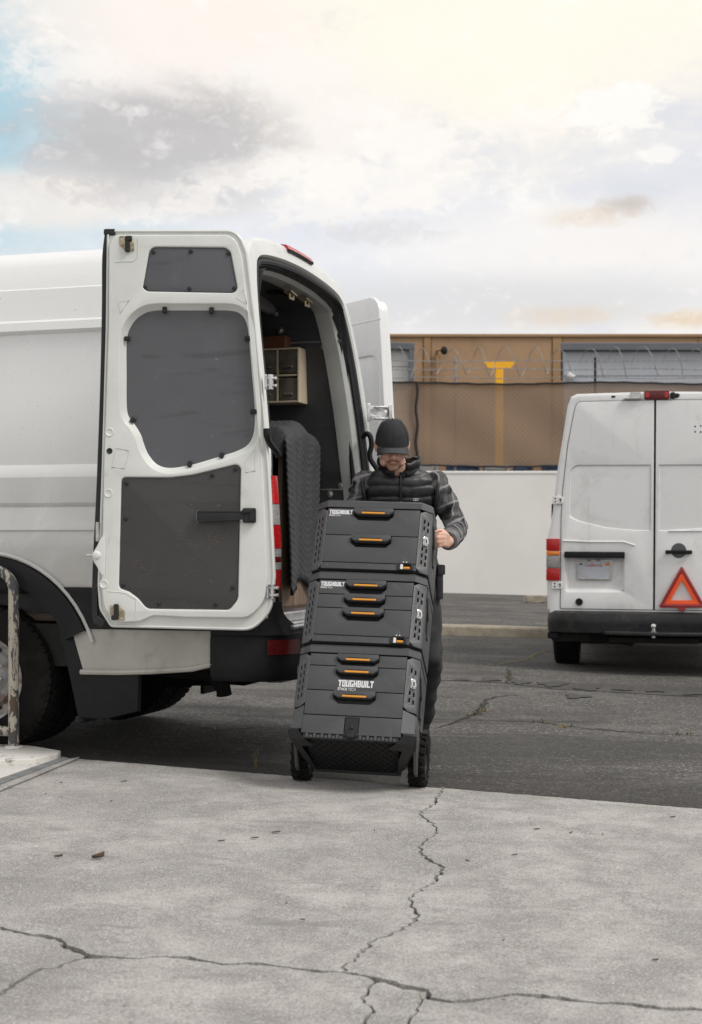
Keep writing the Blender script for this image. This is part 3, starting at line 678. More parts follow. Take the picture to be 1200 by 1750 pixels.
def shed(name, label, x0, x1, d, ytop, yeave, mat, n, pitch=0.0):
    b = thing(name, label, 'building', ((x0 + x1) / 2, d, 1.7)); z1, ze = bz(ytop, d), bz(yeave, d)
    for k in range(n):
        mm = MB(); h = (ze - 1.7) / n; mm.b2((x0, d + .002 * (k % 2), 1.7 + h * k + .008), (x1, d + .25, 1.7 + h * (k + 1) - .008), .008); mm.build('wall_panel', mat, b, True)
    mm = MB(); mm.b2((x0 + .05, d + .1, 1.7), (x1 - .05, d + 8, ze - .02)); mm.v = [(a + (y - d) * x0 / d, y, z) for a, y, z in mm.v]; mm.build('building_core', mat, b, True)
    mm = MB(); mm.b2((x0 - .12, d - .2, ze), (x1 + .12, d + 8.2, z1), .02)
    mm.v = [(a + max(0, y - d) * (x0 / d if x0 > 0 else 0), y, z) for a, y, z in mm.v]
    if pitch: mm.v = [(a, y, z - pitch * (a - x0)) for a, y, z in mm.v]
    mm.build('roof_edge', M['roof_edge'], b, True); return b
sb = shed('grey_shed', 'long grey clad shed with dark flat roof edge behind the parked van', bx(964, 46), bx(1400, 46), 46, 587, 600, M['grey_clad'], 7)
m = MB(); m.ball((bx(975, 46), 45.85, bz(644, 46)), (.13, .12, .13), 2); m.b2((bx(975, 46) - .06, 45.9, bz(643, 46)), (bx(975, 46) + .06, 46.05, bz(637, 46)), .01); m.build('security_light', M['logo_white'], sb, True)
for k in range(12):
    xx = bx(964, 46) + 2.4 + k * 2.0
sp_ = shed('pale_shed', 'small pale grey shed with blue grey roof edge beside the open van', bx(380, 46), bx(702, 46), 46, 576, 588, M['pale_clad'], 8, pitch=.035)
m = MB(); m.b2((bx(702, 46) - .06, 45.8, 1.7), (bx(702, 46) + .1, 45.96, bz(597, 46)), .01); m.build('corner_trim', M['roof_edge'], sp_, True)
# ------------------------------------------------------------------ the open cargo van
TH = R(17.3); VO = Vector((-.412, 7.554, .050)); VW = 1.99; VC = VW / 2
van = thing('cargo_van', 'large white high roof cargo van with its rear doors folded open', 'van', tuple(VO), rz(-TH))
VI = WM[van.name].inverted()
def vpix(px, py, yl=0.0):          # point of the van's plane y = yl seen at a pixel, in van coordinates
    o = VI @ Vector((0, 0, CH)); d = (VI.to_3x3() @ ray(px, py)); t = (yl - o.y) / d.y; return o + d * t
def lean(z): return 0.0 if z < 1.0 else -.19 * ((z - 1.0) / 1.7) ** 1.6
P_ = [(.000, 1.16), (-.020, 1.172), (-.018, 1.185), (.014, 1.290), (.022, 1.296), (-.002, 1.314), (-.020, 1.446), (-.016, 1.460), (.012, 1.503), (.018, 1.508), (.034, 1.514), (.032, 1.60), (.048, 1.90), (.080, 2.200), (.080, 2.204), (.050, 2.222), (.058, 2.266), (.084, 2.280), (.115, 2.448), (.130, 2.457), (.134, 2.47),
      (.172, 2.58), (.20, 2.62), (.24, 2.65), (.31, 2.683), (.45, 2.71), (.7, 2.733), (.995, 2.742)]
def full(half): return half + [(VW - y, z) for y, z in half[-2::-1]]
PF = full(P_)
Q_ = [(.00, .72), (-.006, .95), (-.010, 1.17), (.0, 1.45), (.022, 1.56), (.042, 1.9), (.07, 2.2), (.09, 2.32), (.125, 2.46), (.172, 2.575), (.20, 2.617), (.24, 2.648), (.31, 2.68), (.45, 2.706), (.7, 2.728), (.995, 2.737)]
QF = spline(full(Q_), 3, False)
def open_inset(pl, d, dz=None):    # inset of the open hoop towards its inside
    out = []; n = len(pl)
    for i in range(n):
        a, b = Vector(pl[max(0, i - 1)]), Vector(pl[min(n - 1, i + 1)]); u = (b - a).normalized(); nn = Vector((u.y, -u.x)); q = Vector(pl[i]) + nn * d
        out.append((q.x, pl[0][1] if i in (0, n - 1) else q.y))
    return out
# outer skin: lofted hoops from the tail to the windscreen and bonnet
def hoop(x, k=1.0, nar=1.0): return [(x, VC + (y - VC) * nar, 1.16 + (z - 1.16) * k) for y, z in PF]
st = [[(lean(z) - .012, y, z) for y, z in PF]] + [hoop(x) for x in (-.30, -1.2, -2.5, -3.6, -4.3)] + [hoop(-4.7, .975, .99), hoop(-5.15, .72, .97), hoop(-5.7, .30, .93), hoop(-6.3, .12, .88), hoop(-6.75, .02, .80)]
m = MB(); m.grid(st)
m.add(st[-1], [tuple(range(len(PF)))])
body = m.build('body', M['van_white'], van, ang=22)
# lower sides with the wheel arches let in
AX, AZ, AR = -1.59, .387, .60
AX2 = AX - 4.325
def side_slab(mb, yfn, a0, a1, lo, hi, arches, t, y0):
    pts = [(a0, lo)]
    for ax in arches:
        dz = lo - AZ; h = math.sqrt(max(0, AR ** 2 - dz ** 2)); s0 = math.atan2(dz, -h); s1 = math.atan2(dz, h)
        if s0 < 0: s0 += 2 * math.pi
        for k in range(25): q = s0 + (s1 - s0) * k / 24; pts.append((ax + AR * math.cos(q), AZ + AR * math.sin(q)))
    pts += [(a1, lo), (a1, hi), (a0, hi)]
    mb.slab(pts, t0=0, t1=t, b=.004, fn=lambda a, b, c: (a, yfn(y0 - c), b))
for far in (False, True):
    yf = (lambda y: VW - y) if far else (lambda y: y)
    m = MB(); side_slab(m, yf, -6.7, -.005, .874, 1.166, [AX2, AX], .03, .022)
    m.build('lower_side', M['van_white'], van)
    m = MB(); side_slab(m, yf, -6.7, -.03, .662, .875, [AX2, AX], .045, .025)
    m.build('side_moulding', M['black_plastic'], van)
    # white sill between arch and bumper
    m = MB()
    pl = [vpix(122, 1072), vpix(143, 1146), vpix(250, 1147), vpix(330, 1142), vpix(373, 1132), vpix(372, 1073)]
    m.slab([(p.x, p.z) for p in pl][::-1], t0=0, t1=.03, b=.008, fn=lambda a, b, c: (a, yf(.02 - c), b))
    e = [vpix(140, 1148), vpix(200, 1149), vpix(260, 1147.5), vpix(330, 1143), vpix(374, 1133)]
    m.tube([(p.x, yf(-.012), p.z) for p in e], .014, 8)
    m.build('rear_sill', M['sill_white'], van)
    m = MB(); m.b2((AX2 + .72, yf(-.005), .40), (AX - .66, yf(.03), .66), .01); m.build('side_sill', M['van_white'], van)
    # black arch flare
    m = MB(); rows = []
    for k in range(33):
        q = R(24) + (R(162)) * k / 32; c_, s_ = math.cos(q), math.sin(q)
        rows.append([(AX + r_ * c_, yf(y), AZ + r_ * s_) for r_, y in ((.655, .0), (.650, -.030), (.60, -.038), (.535, -.034), (.53, -.02), (.53, .10))])
    m.grid(rows); m.build('arch_flare', M['black_plastic'], van)
    m = MB(); m.tube([(AX + .668 * math.cos(R(a)), yf(-.016), AZ + .668 * math.sin(R(a))) for a in range(18, 165, 6)], .011, 8); m.build('arch_lip', M['van_white'], van)
    m = MB(); rows = [[(AX + .53 * math.cos(R(a)), yf(y), AZ + .53 * math.sin(R(a))) for y in (.10, .55)] for a in range(-10, 191, 8)]
    m.grid(rows); m.add([(AX + .53 * math.cos(R(a)), yf(.55), AZ + .53 * math.sin(R(a))) for a in range(-10, 191, 8)], [tuple(range(26))]); m.build('wheel_well', M['dark'], van)
    # mud flap
    m = MB()
    ax_ = [(p.x, p.z) for p in [vpix(*q) for q in ((98, 1068), (148, 1068), (166, 1148), (238, 1150), (236, 1216), (180, 1230), (134, 1226), (118, 1150))]][::-1]
    m.slab(ax_, t0=0, t1=.04, b=.006, fn=lambda a, b, c: (a, yf(.035 - c), b))
    m.b2((AX + .535, yf(.03), .17), (AX + .56, yf(.36), .66), .004)
    m.build('mud_flap', M['black_plastic'], van)
# wheels: rear ones as pairs of part + sub-parts
def wheel(mb_parent, cx, cy, cz, r, wd, side, rim_mat='wheel_steel', parent=None, rim_r=.222, local_axis=True):
    fn = lambda a, b, c: (cx + a, cy + side * c, cz + b)
    ty = MB(); ty.lathe([(rim_r, 0), (rim_r + .02, -.004), (r * .80, -.016), (r - .035, -.002), (r - .010, .022), (r - .006, .05), (r - .004, wd / 2), (r - .006, wd - .05), (r - .010, wd - .022), (r - .035, wd), (rim_r, wd)], 64, fn)
    for k in range(56):
        q = 2 * math.pi * k / 56
        for (c0, c1, off) in ((.010, .052, 0), (.060, .108, .5), (.118, .166, 0), (.176, wd - .012, .5)):
            q2 = q + off * 2 * math.pi / 56; rot = Matrix.Rotation(q2, 3, 'Z')
            ty.box((math.cos(q2) * (r - .008), math.sin(q2) * (r - .008), (c0 + c1) / 2), (.014, .034, c1 - c0), rot, .003, fn=fn)
    t_ = ty.build('tyre', M['tyre'], parent)
    rm = MB(); rm.lathe([(rim_r + .006, .004), (rim_r + .004, -.004), (rim_r - .012, .0), (rim_r - .022, .035), (.165, .045), (.145, .028), (.11, .036), (.07, .012), (.058, -.004), (0.0, -.006)], 48, fn)
    rm.build('rim', M[rim_mat], t_)
    hb = MB()
    for k in range(6):
        q = 2 * math.pi * k / 6; hb.ball((math.cos(q) * .09, math.sin(q) * .09, .016), (.014, .014, .016), 1, fn=fn)
    stuff(hb.build('wheel_nuts', M['steel'], t_))
    vt = MB()
    for k in range(8):
        q = 2 * math.pi * (k + .5) / 8; vt.add([(math.cos(q + s_) * .155 - math.sin(q) * 0, math.sin(q + s_) * .155, .0365 + .004) for s_ in (-.11, .11)] + [(math.cos(q + s_) * .178, math.sin(q + s_) * .178, .036 + .003) for s_ in (.10, -.10)], [(0, 1, 2, 3)], fn)
    stuff(vt.build('rim_slots', M['dark'], t_))
    return t_
wheel(None, AX, -.012, AZ, .387, .245, 1, parent=van).name
wheel(None, AX, .245, AZ, .387, .22, 1, parent=van)
wheel(None, AX, VW + .012, AZ, .387, .245, -1, parent=van)
wheel(None, AX, VW - .245, AZ, .387, .22, -1, parent=van)
wheel(None, AX2, -.0, AZ + .1, .387, .245, 1, parent=van)
wheel(None, AX2, VW, AZ + .1, .387, .245, -1, parent=van)
# underside, axle, spare wheel, exhaust
m = MB(); m.b2((-6.4, .06, .46), (-.10, VW - .06, .68)); m.b2((AX - .06, .3, AZ - .06), (AX + .06, VW - .3, AZ + .06), .02); m.ball((AX, VC, AZ), (.17, .17, .15), 2)
for y in (.55, VW - .55): m.b2((-4.5, y, .42), (-.2, y + .09, .50))
m.build('chassis', M['under'], van)
m = MB(); p = vpix(300, 1187, .75)
m.lathe([(.19, 0), (.30, -.01), (.345, .03), (.352, .10), (.34, .16), (.30, .19), (.19, .19)], 48, lambda a, b, c: (p.x - .12 + a, 1.18 + b * 1.0, .30 + c)); m.build('spare_wheel', M['tyre'], van)
m = MB(); q = vpix(378, 1168, .55); m.tube([(q.x - .5, .55, q.z + .08), (q.x - .06, .55, q.z + .05), (q.x + .02, .53, q.z - .02), (q.x + .03, .52, q.z - .06)], .042, 14); m.build('exhaust_pipe', M['under'], van)
# rear frame: flange, seal, jamb
def ring(d, off): return [(lean(z) + off, y, z) for y, z in open_inset(QF, d)]
m = MB(); m.grid([ring(-.010, -.030), ring(-.010, -.014), ring(-.002, -.002), ring(.012, .004), ring(.080, .010), ring(.090, -.002), ring(.098, -.03), ring(.112, -.034)]); m.build('tail_frame', M['jamb_white'], van, ang=40)
m = MB(); rg = ring(.116, -.014); m.tube(rg, .019, 8); rg = ring(.132, -.026); m.tube(rg, .015, 6); m.build('door_seal', M['rubber'], van)
m = MB(); m.grid([ring(.110, -.034), ring(.134, -.040), ring(.158, -.052), ring(.172, -.070), ring(.178, -.135), ring(.172, -.165), ring(.12, -.170)]); m.build('door_jamb', M['jamb_shaded'], van, ang=30)
# inside: far wall in sheets, roof lining, floor, bulkhead
xi0, xi1 = -.14, -3.6
inn = open_inset(QF, .150)
def wall_sheet(name, z0, z1, mat, xa, xb, side):
    pts = [p for p in inn[:len(inn) // 2 + 1] if z0 < p[1] < z1]; yi = lambda z: min(inn[:len(inn) // 2], key=lambda p: abs(p[1] - z))[0]
    zs = [z0 + (z1 - z0) * k / 10 for k in range(11)]; mm = MB()
    ya = lambda z: (VW - yi(z)) if side else yi(z); s_ = 1 if side else -1
    rows = [[(x, ya(z) - s_ * t, z) for z in zs] for x, t in ((xa, .0), (xa, .012), (xb, .012), (xb, 0))]
    mm.grid(rows, closed=False); return mm.build(name, mat, van, ang=50)
for sd in (0, 1):
    for z0, z1 in ((.75, 1.432), (1.438, 2.332), (2.338, 2.60)):
        wall_sheet('wall_lining', z0, z1, M['wall_dark'], xi0 - .03, xi1, sd)
m = MB(); rows = [[(x, y, z) for y, z in inn] for x in (xi0, xi1)]; m.grid(rows); m.build('inner_shell', M['wall_dark'], van)
m = MB(); m.b2((xi1 - .03, .1, .72), (xi1, VW - .1, 2.66)); m.build('bulkhead', M['wall_dark'], van)
m = MB(); m.b2((xi1, .12, .690), (-.12, VW - .12, .735), .004); m.build('load_floor', M['wood_dark'], van)
m = MB(); m.b2((-.16, .14, .690), (-.045, VW - .14, .742), .008); m.build('sill_plate', M['alu'], van)
m = MB(); m.b2((-.06, .10, .40), (.045, VW - .10, .700), .012); m.b2((-.02, .14, .66), (.085, VW - .14, .690), .010); m.build('tail_panel', M['alu'], van)
m = MB()                                        # seams, fixing washers, tie points on the far wall
yw = lambda z: VW - min(inn[:len(inn) // 2], key=lambda p: abs(p[1] - z))[0] - .012
for z in (1.435, 2.335): m.b2((xi1, yw(z) - .006, z - .004), (xi0 - .03, yw(z) + .002, z + .004))
stuff(m.build('lining_trim', M['steel'], van))
m = MB()
for (px_, py_) in ((483, 540), (487, 568), (558, 594), (578, 710), (581, 829), (561, 844)):
    q = vpix(px_, py_, yw(1.8)); m.lathe([(.022, 0), (.020, -.005), (.009, -.007), (0, -.011)], 14, lambda a, b, c: (q.x + a, yw(q.z) + c, q.z + b))
stuff(m.build('lining_fixings', M['steel'], van))
m = MB()                                        # roof rib, hanging housing and lamp
for x in (-.62, -1.35): m.b2((x, .35, 2.50), (x + .07, VW - .35, 2.60), .02)
m.b2((-.85, .9, 2.30), (-.70, 1.4, 2.56), .03); 
q0 = vpix(497, 492, 1.45); m.box((q0.x, 1.45, q0.z + .05), (.11, .16, .20), None, .035, 3)
m.tube([(q0.x - .32, 1.3, q0.z + .16), (q0.x - .12, 1.38, q0.z + .12), (q0.x, 1.45, q0.z + .06)], .05, 8)
m.build('roof_rib', M['headliner'], van)
m = MB(); q = vpix(464, 482, 1.3); m.box((q.x, 1.3, q.z), (.20, .14, .05), None, .015, 2); m.box((q.x + .02, 1.3, q.z - .05), (.08, .10, .05), None, .015, 2); m.tube([(q.x - .05, 1.25, q.z - .03), (q.x + .12, 1.25, q.z - .09), (q.x + .16, 1.3, q.z - .02)], .012, 6); m.build('load_lamp', M['black_plastic'], van)
for (px_, py_) in ((516, 468), (540, 478)):     # upper lock plates in the header
    q = vpix(px_, py_, 1.05 if px_ < 530 else 1.32); z = 2.50; yq = q.y
    mm = MB(); mm.box((-.255, yq, 2.520), (.05, .10, .012), rx_(-.12), .003); mm.tube([(-.25, yq - .03, 2.515), (-.25, yq - .03, 2.49), (-.25, yq + .03, 2.49), (-.25, yq + .03, 2.515)], .008, 6); mm.build('lock_striker', M['zinc'], van)
m = MB()                                        # brake lamp on the roof edge
zz = lambda y: min(QF, key=lambda p: abs(p[0] - y))[1]
rows = []
for k in range(9):
    y = .80 + .42 * k / 8; z = zz(y); lx = lean(z); rows.append([(lx - .03, y, z + .020), (lx + .006, y, z + .014), (lx + .022, y, z - .010), (lx + .002, y, z - .016)])
m.grid(rows); m.add(rows[0], [(0, 1, 2, 3)]); m.add(rows[-1], [(3, 2, 1, 0)]); m.build('roof_brake_lamp', M['lamp_red'], van)
m = MB(); m.grid([[(r_[2][0] + .001, r_[2][1], r_[2][2] - .001), (r_[2][0] - .002, r_[2][1], r_[2][2] - .014), (r_[3][0], r_[3][1], r_[3][2] - .010)] for r_ in rows]); m.build('brake_lamp_base', M['black_plastic'], van)
# grab bar on the far pillar, loop handle, door check
def pil(px_, py_, y_): q = vpix(px_, py_, y_); return (q.x, q.y, q.z)
m = MB(); m.tube([pil(593, 697, 1.80), pil(597, 740, 1.80), pil(602, 800, 1.80), pil(606, 850, 1.80)], .016, 8); m.box(pil(592, 693, 1.80), (.05, .03, .035), None, .006); m.build('grab_bar', M['black_plastic'], van)
# lamps at the rear corners: red, clear, red bands
for far in (False, True):
    yf = (lambda y: VW - y) if far else (lambda y: y)
    lamp = None
    zz0 = [(1.44, 1.30, 'lamp_red'), (1.297, 1.195, 'lamp_clear'), (1.192, 1.078, 'lamp_red'), (1.075, 1.035, 'lamp_clear'), (1.032, 1.01, 'lamp_dark_red'), (1.007, .972, 'lamp_clear'), (.969, .875, 'lamp_red')]
    for i, (za, zb, mt) in enumerate(zz0):
        mm = MB(); rows = []
        for k in range(5):
            z = za + (zb - za) * k / 4; tk = .55 if (i == 0 and k == 0) else 1.0; lx = lean(z) + .028
            rows.append([(lx - .13, yf(.0), z), (lx - .12, yf(-.028 * tk), z), (lx - .05, yf(-.030 * tk), z), (lx - .01, yf(-.018 * tk), z), (lx + .010, yf(.02), z), (lx + .012, yf(.085), z), (lx - .02, yf(.09), z)])
        mm.grid(rows); mm.add(rows[0], [tuple(range(7))]); mm.add(rows[-1], [tuple(range(7))])
        if i == 0: lamp = mm.build('tail_lamp', M[mt], van)
        else: mm.build('lens', M[mt], lamp)
# bumper
def bump_plan(d): return [(-.30, -.026 + d), (-.14, -.030 + d), (-.03 - d * .4, -.012 + d), (.05 - d * .8, .045 + d * .6), (.105 - d, .14 + d * .2), (.128 - d, .32), (.138 - d, .7), (.14 - d, VC)]
def bfull(d, z, dz=0): h = bump_plan(d); return [(x, y, z) for x, y in h] + [(x, VW - y, z) for x, y in h[-2::-1]]
m = MB(); m.grid([bfull(.09, .405), bfull(.03, .412), bfull(.005, .445), bfull(.0, .50), bfull(.002, .62), bfull(.010, .648), bfull(.03, .660), bfull(.11, .664)]); bmp = m.build('bumper', M['black_plastic'], van, ang=40)
for far in (False, True):
    yf = (lambda y: VW - y) if far else (lambda y: y)
    m = MB(); rows = []
    for k in range(9):
        t = k / 8; z = .645 + .165 * t; f = (1 - t) ** 2.6
        rows.append([(-.30, yf(-.02), z), (-.12, yf(-.026), z), (-.02 + .01 * f, yf(-.016), z), (.030 + .05 * f, yf(.030 + .01 * f), z), (.042 + .072 * f, yf(.085 + .26 * f), z), (-.02, yf(.095 + .27 * f), z)])
    m.grid(rows, closed=True); m.add(rows[-1], [tuple(range(6))]); m.build('bumper_corner', M['black_plastic'], van)
    m = MB(); rr = []
    for (x, y) in ((-.005, -.010), (.040, .022), (.078, .070), (.102, .120), (.111, .150)): rr.append((x, y))
    m.grid([[(x + .006, yf(y - .005), z) for x, y in rr] for z in (.548, .552, .618, .622)]); m.build('reflector', M['lamp_dark_red'], bmp)
m = MB(); 
for k in range(5): m.b2((.02 + .018 * k, .42, .663), (.028 + .018 * k, VW - .42, .670), .002)
stuff(m.build('step_ribs', M['grey_plastic'], bmp))

# far rear door, folded forward along the far side: its outer skin is seen past the pillar
dz_ = Vector((-.9455 * math.cos(R(38)) + .3256 * math.sin(R(38)), .3256 * math.cos(R(38)) + .9455 * math.sin(R(38)), 0))
hp = at(666, 706, 9.62); dn = Vector((dz_.y, -dz_.x, 0))
if dn.y > 0: dn = -dn
zd = lambda py: CH + (HY - py) / F * 9.62
rgt = lambda z: -.0 + (.085 * max(0, (z - 1.7) / 1.0) ** 1.3)
def fdoor(a, b, c): q = hp + dz_ * a + dn * c; return (q.x, q.y, b)
ztop, zbot = zd(502), zd(1085) - .05
ol = rpoly([(rgt(zbot), zbot, .10), (.0, 1.75), (rgt(2.0), 2.0), (rgt(2.4), 2.4), (rgt(ztop), ztop, .11), (.80, ztop, .05), (.84, zbot, .05)], 6)
fd = MB(); hz = zd(604)
hol = rpoly([(.10, 1.50, .08), (.075, hz, .10), (.74, hz, .10), (.74, 1.50, .08)], 6)
fd.slab(ol, [hol], 0, .03, .007, fn=fdoor); fd.slab(inset(hol, -.015), (), .0, .018, .003, fn=fdoor); fd.slab(inset(ol, .02), (), -.06, .0, .004, fn=fdoor)
fdo = fd.build('rear_door', M['van_white'], van, True); fdo['label'] = 'far rear door folded round the corner, smooth outer side showing'
m = MB(); zl = zd(543); m.slab([(.06, zl - .006), (.78, zl - .006), (.78, zl + .006), (.06, zl + .006)], (), .026, .033, .003, fn=fdoor); m.build('swage_line', M['van_white'], fdo, True)
def big_hinge(parent, c, w_, fn):
    m = MB(); h_ = .085
    m.slab(rpoly([(-w_ / 2, -h_ / 2, .01), (w_ / 2, -h_ / 2, .01), (w_ / 2, h_ / 2, .01), (-w_ / 2, h_ / 2, .01)], 3), [circ(-w_ * .22, 0, .014), circ(w_ * .25, .012, .010)], 0, .012, .002, fn=fn)
    for (a, b) in ((-w_ * .38, .022), (-w_ * .38, -.022), (-.0, .026), (-.0, -.026), (w_ * .4, .026), (w_ * .4, -.026)): m.lathe([(.012, .012), (.011, .020), (0, .022)], 10, lambda x, y, z: fn(a + x, b + y, z))
    for sx in (-.46, .46): m.slab([(w_ * sx - .01, -.055), (w_ * sx + .01, -.055), (w_ * sx + .01, .055), (w_ * sx - .01, .055)], (), .006, .034, .003, fn=fn)
    m.slab([(-w_ * .2, .030), (w_ * .45, .030), (w_ * .45, .040), (-w_ * .2, .040)], (), .006, .03, .002, fn=fn); m.slab([(-w_ * .2, -.040), (w_ * .45, -.040), (w_ * .45, -.030), (-w_ * .2, -.030)], (), .006, .03, .002, fn=fn)
    return m.build('hinge', M['alu'], parent, True)
hc = at(649, 706, 9.33)
for z in (hc.z, .95): big_hinge(van, None, .145, lambda a, b, c: (hc.x + a, hc.y - c + a * .3, z + b))
m = MB(); lp = [at(620, 748, 9.28), at(626, 741, 9.26), at(633, 746, 9.25), at(635, 762, 9.25), at(632, 775, 9.25), at(634, 786, 9.25), at(642, 798, 9.25), at(650, 810, 9.25)]
m.tube(spline([tuple(p) for p in lp], 4, False), .016, 8); m.build('loop_handle', M['black_plastic'], van, True)

# near rear door, folded back against the near side: inner face to the camera
DD = 7.42
def dp(px_, py_): return ((px_ - CX) / F * DD, CH + (HY - py_) / F * DD)
def D(pts): return [(*dp(p[0], p[1]), p[2] / F * DD) if len(p) > 2 else dp(*p) for p in pts]
dfn = lambda a, b, c: (a, DD - c, b)
outer = rpoly(D([(181, 391, 6), (408, 391, 34), (424, 430, 60), (438, 545), (452, 690), (462, 810), (471, 985, 30), (466, 1045, 60), (432, 1079, 40), (188, 1073, 10), (168, 1042, 30), (165, 1000), (172, 800), (179, 560)]), 7)
door = MB()
door.slab(outer, (), -.055, -.030, .006, fn=dfn); door_o = door.build('rear_door', M['van_white'], van, True); door_o['label'] = 'near rear door folded back, inner side with grey panels showing'
up = rpoly(D([(258, 424, 12), (392, 425, 14), (406.5, 500, 9), (245, 497, 9)]), 6)
lo = rpoly(D([(209.5, 817, 7), (292, 817.5, 90), (330, 813, 120), (411, 793.5, 8), (406, 1024, 20), (392, 1041, 10), (252, 1039, 14), (238, 1022, 22), (222, 1010, 12), (205, 1004, 8)]), 6)
mid_pts = [(262, 530), (300, 529.5), (350, 529.5), (395, 530), (413, 538), (422, 556), (425.5, 585), (430, 640), (434.5, 694), (433.5, 735), (424, 758), (404, 770), (379, 778), (350, 787), (324, 794), (290, 799), (268, 793), (253, 776), (245, 757), (240, 742), (229, 724), (221, 714), (216, 696), (215.5, 640), (216, 580), (224, 555), (240, 538)]
mid = spline(D([(p[0], p[1]) for p in mid_pts]), 4)
mid_o = inset(mid, -.026)
frame = rpoly(D([(196, 402, 22), (402, 402, 30), (414, 440, 40), (427, 545), (441, 690), (450, 810), (458, 985, 30), (452, 1030, 45), (425, 1056, 30), (320, 1055), (262, 1052, 20), (240, 1062, 30), (200, 1064, 18), (178, 1040, 40), (174, 1000), (178, 800), (186, 560), (187, 420)]), 7)
m = MB(); m.slab(inset(outer, .012), [inset(mid, -.016)], -.0295, -.012, .004, fn=dfn); m.slab(frame, [inset(up, -.004), mid_o, inset(lo, -.004)], -.016, .012, .007, 3, fn=dfn)
# sloping wall of the deep middle recess
n = len(mid); m.grid([[dfn(p[0], p[1], .007) for p in inset(mid_o, -.005)], [dfn(p[0], p[1], .004) for p in mid_o], [dfn(p[0], p[1], -.006) for p in inset(mid_o, .006)], [dfn(p[0], p[1], -.027) for p in mid]], closed=True)
# pressed details: ribs, bosses, fillets
for (a, b, r_) in ((188, 739, 7), (186, 843, 7), (178, 998, 7)):
    c_ = dp(a, b); rr = r_ / F * DD; m.lathe([(rr * 1.12, .011), (rr, .0155), (rr * .8, .0155), (rr * .62, .0125), (0, .0122)], 24, lambda x, y, z: dfn(c_[0] + x, c_[1] + y, z))
def rib(pts, w_, closed=True):
    P2 = spline(D(pts), 4, closed) if len(pts) > 4 else D(pts)
    m.tube([dfn(p[0], p[1], .0115) for p in P2], w_ / F * DD * .5, 6, closed=closed)
rib([(199, 766), (222, 771), (214, 801), (192, 799)], 2.2)
rib([(203, 517), (222, 514), (206, 536)], 2.0); rib([(404, 509), (417, 496), (422, 520)], 2.0); rib([(420, 788), (436, 768), (437, 805), (420, 808)], 2.0)
rib([(197, 448), (228, 447), (236, 440), (237, 408)], 2.4, False); rib([(186, 1010), (215, 1013), (234, 1024), (232, 1056)], 2.0, False); rib([(190, 915), (183, 945), (182, 980)], 2.0, False)
m.build('inner_frame', M['jamb_white'], door_o, True, ang=38)
m = MB(); fl = inset(outer, .010)
m.tube([dfn(p[0], p[1], -.010) for p in fl], .0065, 6, closed=True); m.build('door_flange', M['jamb_white'], door_o, True)
pn = MB(); pn.slab(up, (), -.010, .0035, .002, fn=dfn); pn.build('upper_panel', M['panel_grey'], door_o, True)
pn = MB(); pn.slab(inset(mid, -.006), (), -.036, -.026, 0, fn=dfn); pn.build('middle_panel', M['panel_grey'], door_o, True)
pn = MB(); pn.slab(lo, (), -.010, .0035, .002, fn=dfn); pn.build('lower_panel', M['panel_dark'], door_o, True)
for (a, b) in ((262.5, 431), (326.5, 430), (391, 433), (248, 491), (324, 494), (401, 493), (216.5, 826), (363, 812), (403, 802), (215, 886), (211, 1000), (271.5, 1032), (369, 1033), (398.5, 1004)):
    c_ = dp(a, b); mm = MB(); mm.lathe([(.0105, .0035), (.0105, .0085), (.007, .0115), (0, .012)], 14, lambda x, y, z: dfn(c_[0] + x, c_[1] + y, z)); mm.build('panel_screw', M['rubber'], door_o, True)
for (a, b, an) in ((281, 529, 90), (361, 530, 90), (217, 578, 0), (423, 578, 0), (433, 703, 0), (227, 717, 40), (379, 778, 70), (324, 793, 80)):
    c_ = dp(a, b); mm = MB(); mm.box((0, 0, 0), (.030, .022, .018), rz(R(an)), .004, fn=lambda x, y, z: dfn(c_[0] + x, c_[1] + y, z - .014)); mm.build('panel_clip', M['rubber'], door_o, True)
c_ = dp(188, 771); mm = MB(); mm.lathe([(.015, .0122), (.013, .015), (.010, .013), (0, .0125)], 16, lambda x, y, z: dfn(c_[0] + x, c_[1] + y, z)); mm.build('grommet', M['rubber'], door_o, True)
# seal down the free edge
sp = spline(D([(184, 393), (179, 440), (178.5, 520), (176, 640), (172, 760), (168, 860), (163, 960), (161.5, 1030), (163, 1060), (172, 1071)]), 4, False)
m = MB(); m.grid([[dfn(p[0] + o, p[1], c) for p in sp] for o, c in ((.012, -.012), (-.012, -.010), (-.016, -.022), (-.016, -.05), (.012, -.052))]); 
a, b = dp(187, 396); m.box((0, 0, 0), (.058, .032, .05), None, .006, fn=lambda x, y, z: dfn(a + x, b + y, z - .028)); a, b = dp(170, 1063); m.box((0, 0, 0), (.06, .045, .05), rz(-.5), .008, fn=lambda x, y, z: dfn(a + x, b + y, z - .03)); m.build('edge_seal', M['rubber'], door_o, True)
m = MB(); lat = spline(D([(180, 917), (173, 920), (166, 934), (160.5, 944), (160, 958), (166, 968), (172, 980), (180, 982)]), 4); m.slab(lat, [], -.04, .014, .006, fn=dfn); a, b = dp(166, 949); m.lathe([(.022, .014), (.014, .024), (.005, .026), (0, .026)], 16, lambda x, y, z: dfn(a + x, b + y, z)); m.build('lock_cover', M['jamb_white'], door_o, True)
m = MB(); a, b = dp(157, 949); m.tube([dfn(a - .028, b, -.01), dfn(a + .02, b, -.01)], .006, 8); m.build('lock_pin', M['steel'], door_o, True)
a, b = dp(166.5, 909); m = MB(); m.box((0, 0, 0), (.016, .095, .03), None, .003, fn=lambda x, y, z: dfn(a + x, b + y, z - .01)); m.build('edge_plate', M['steel'], door_o, True)
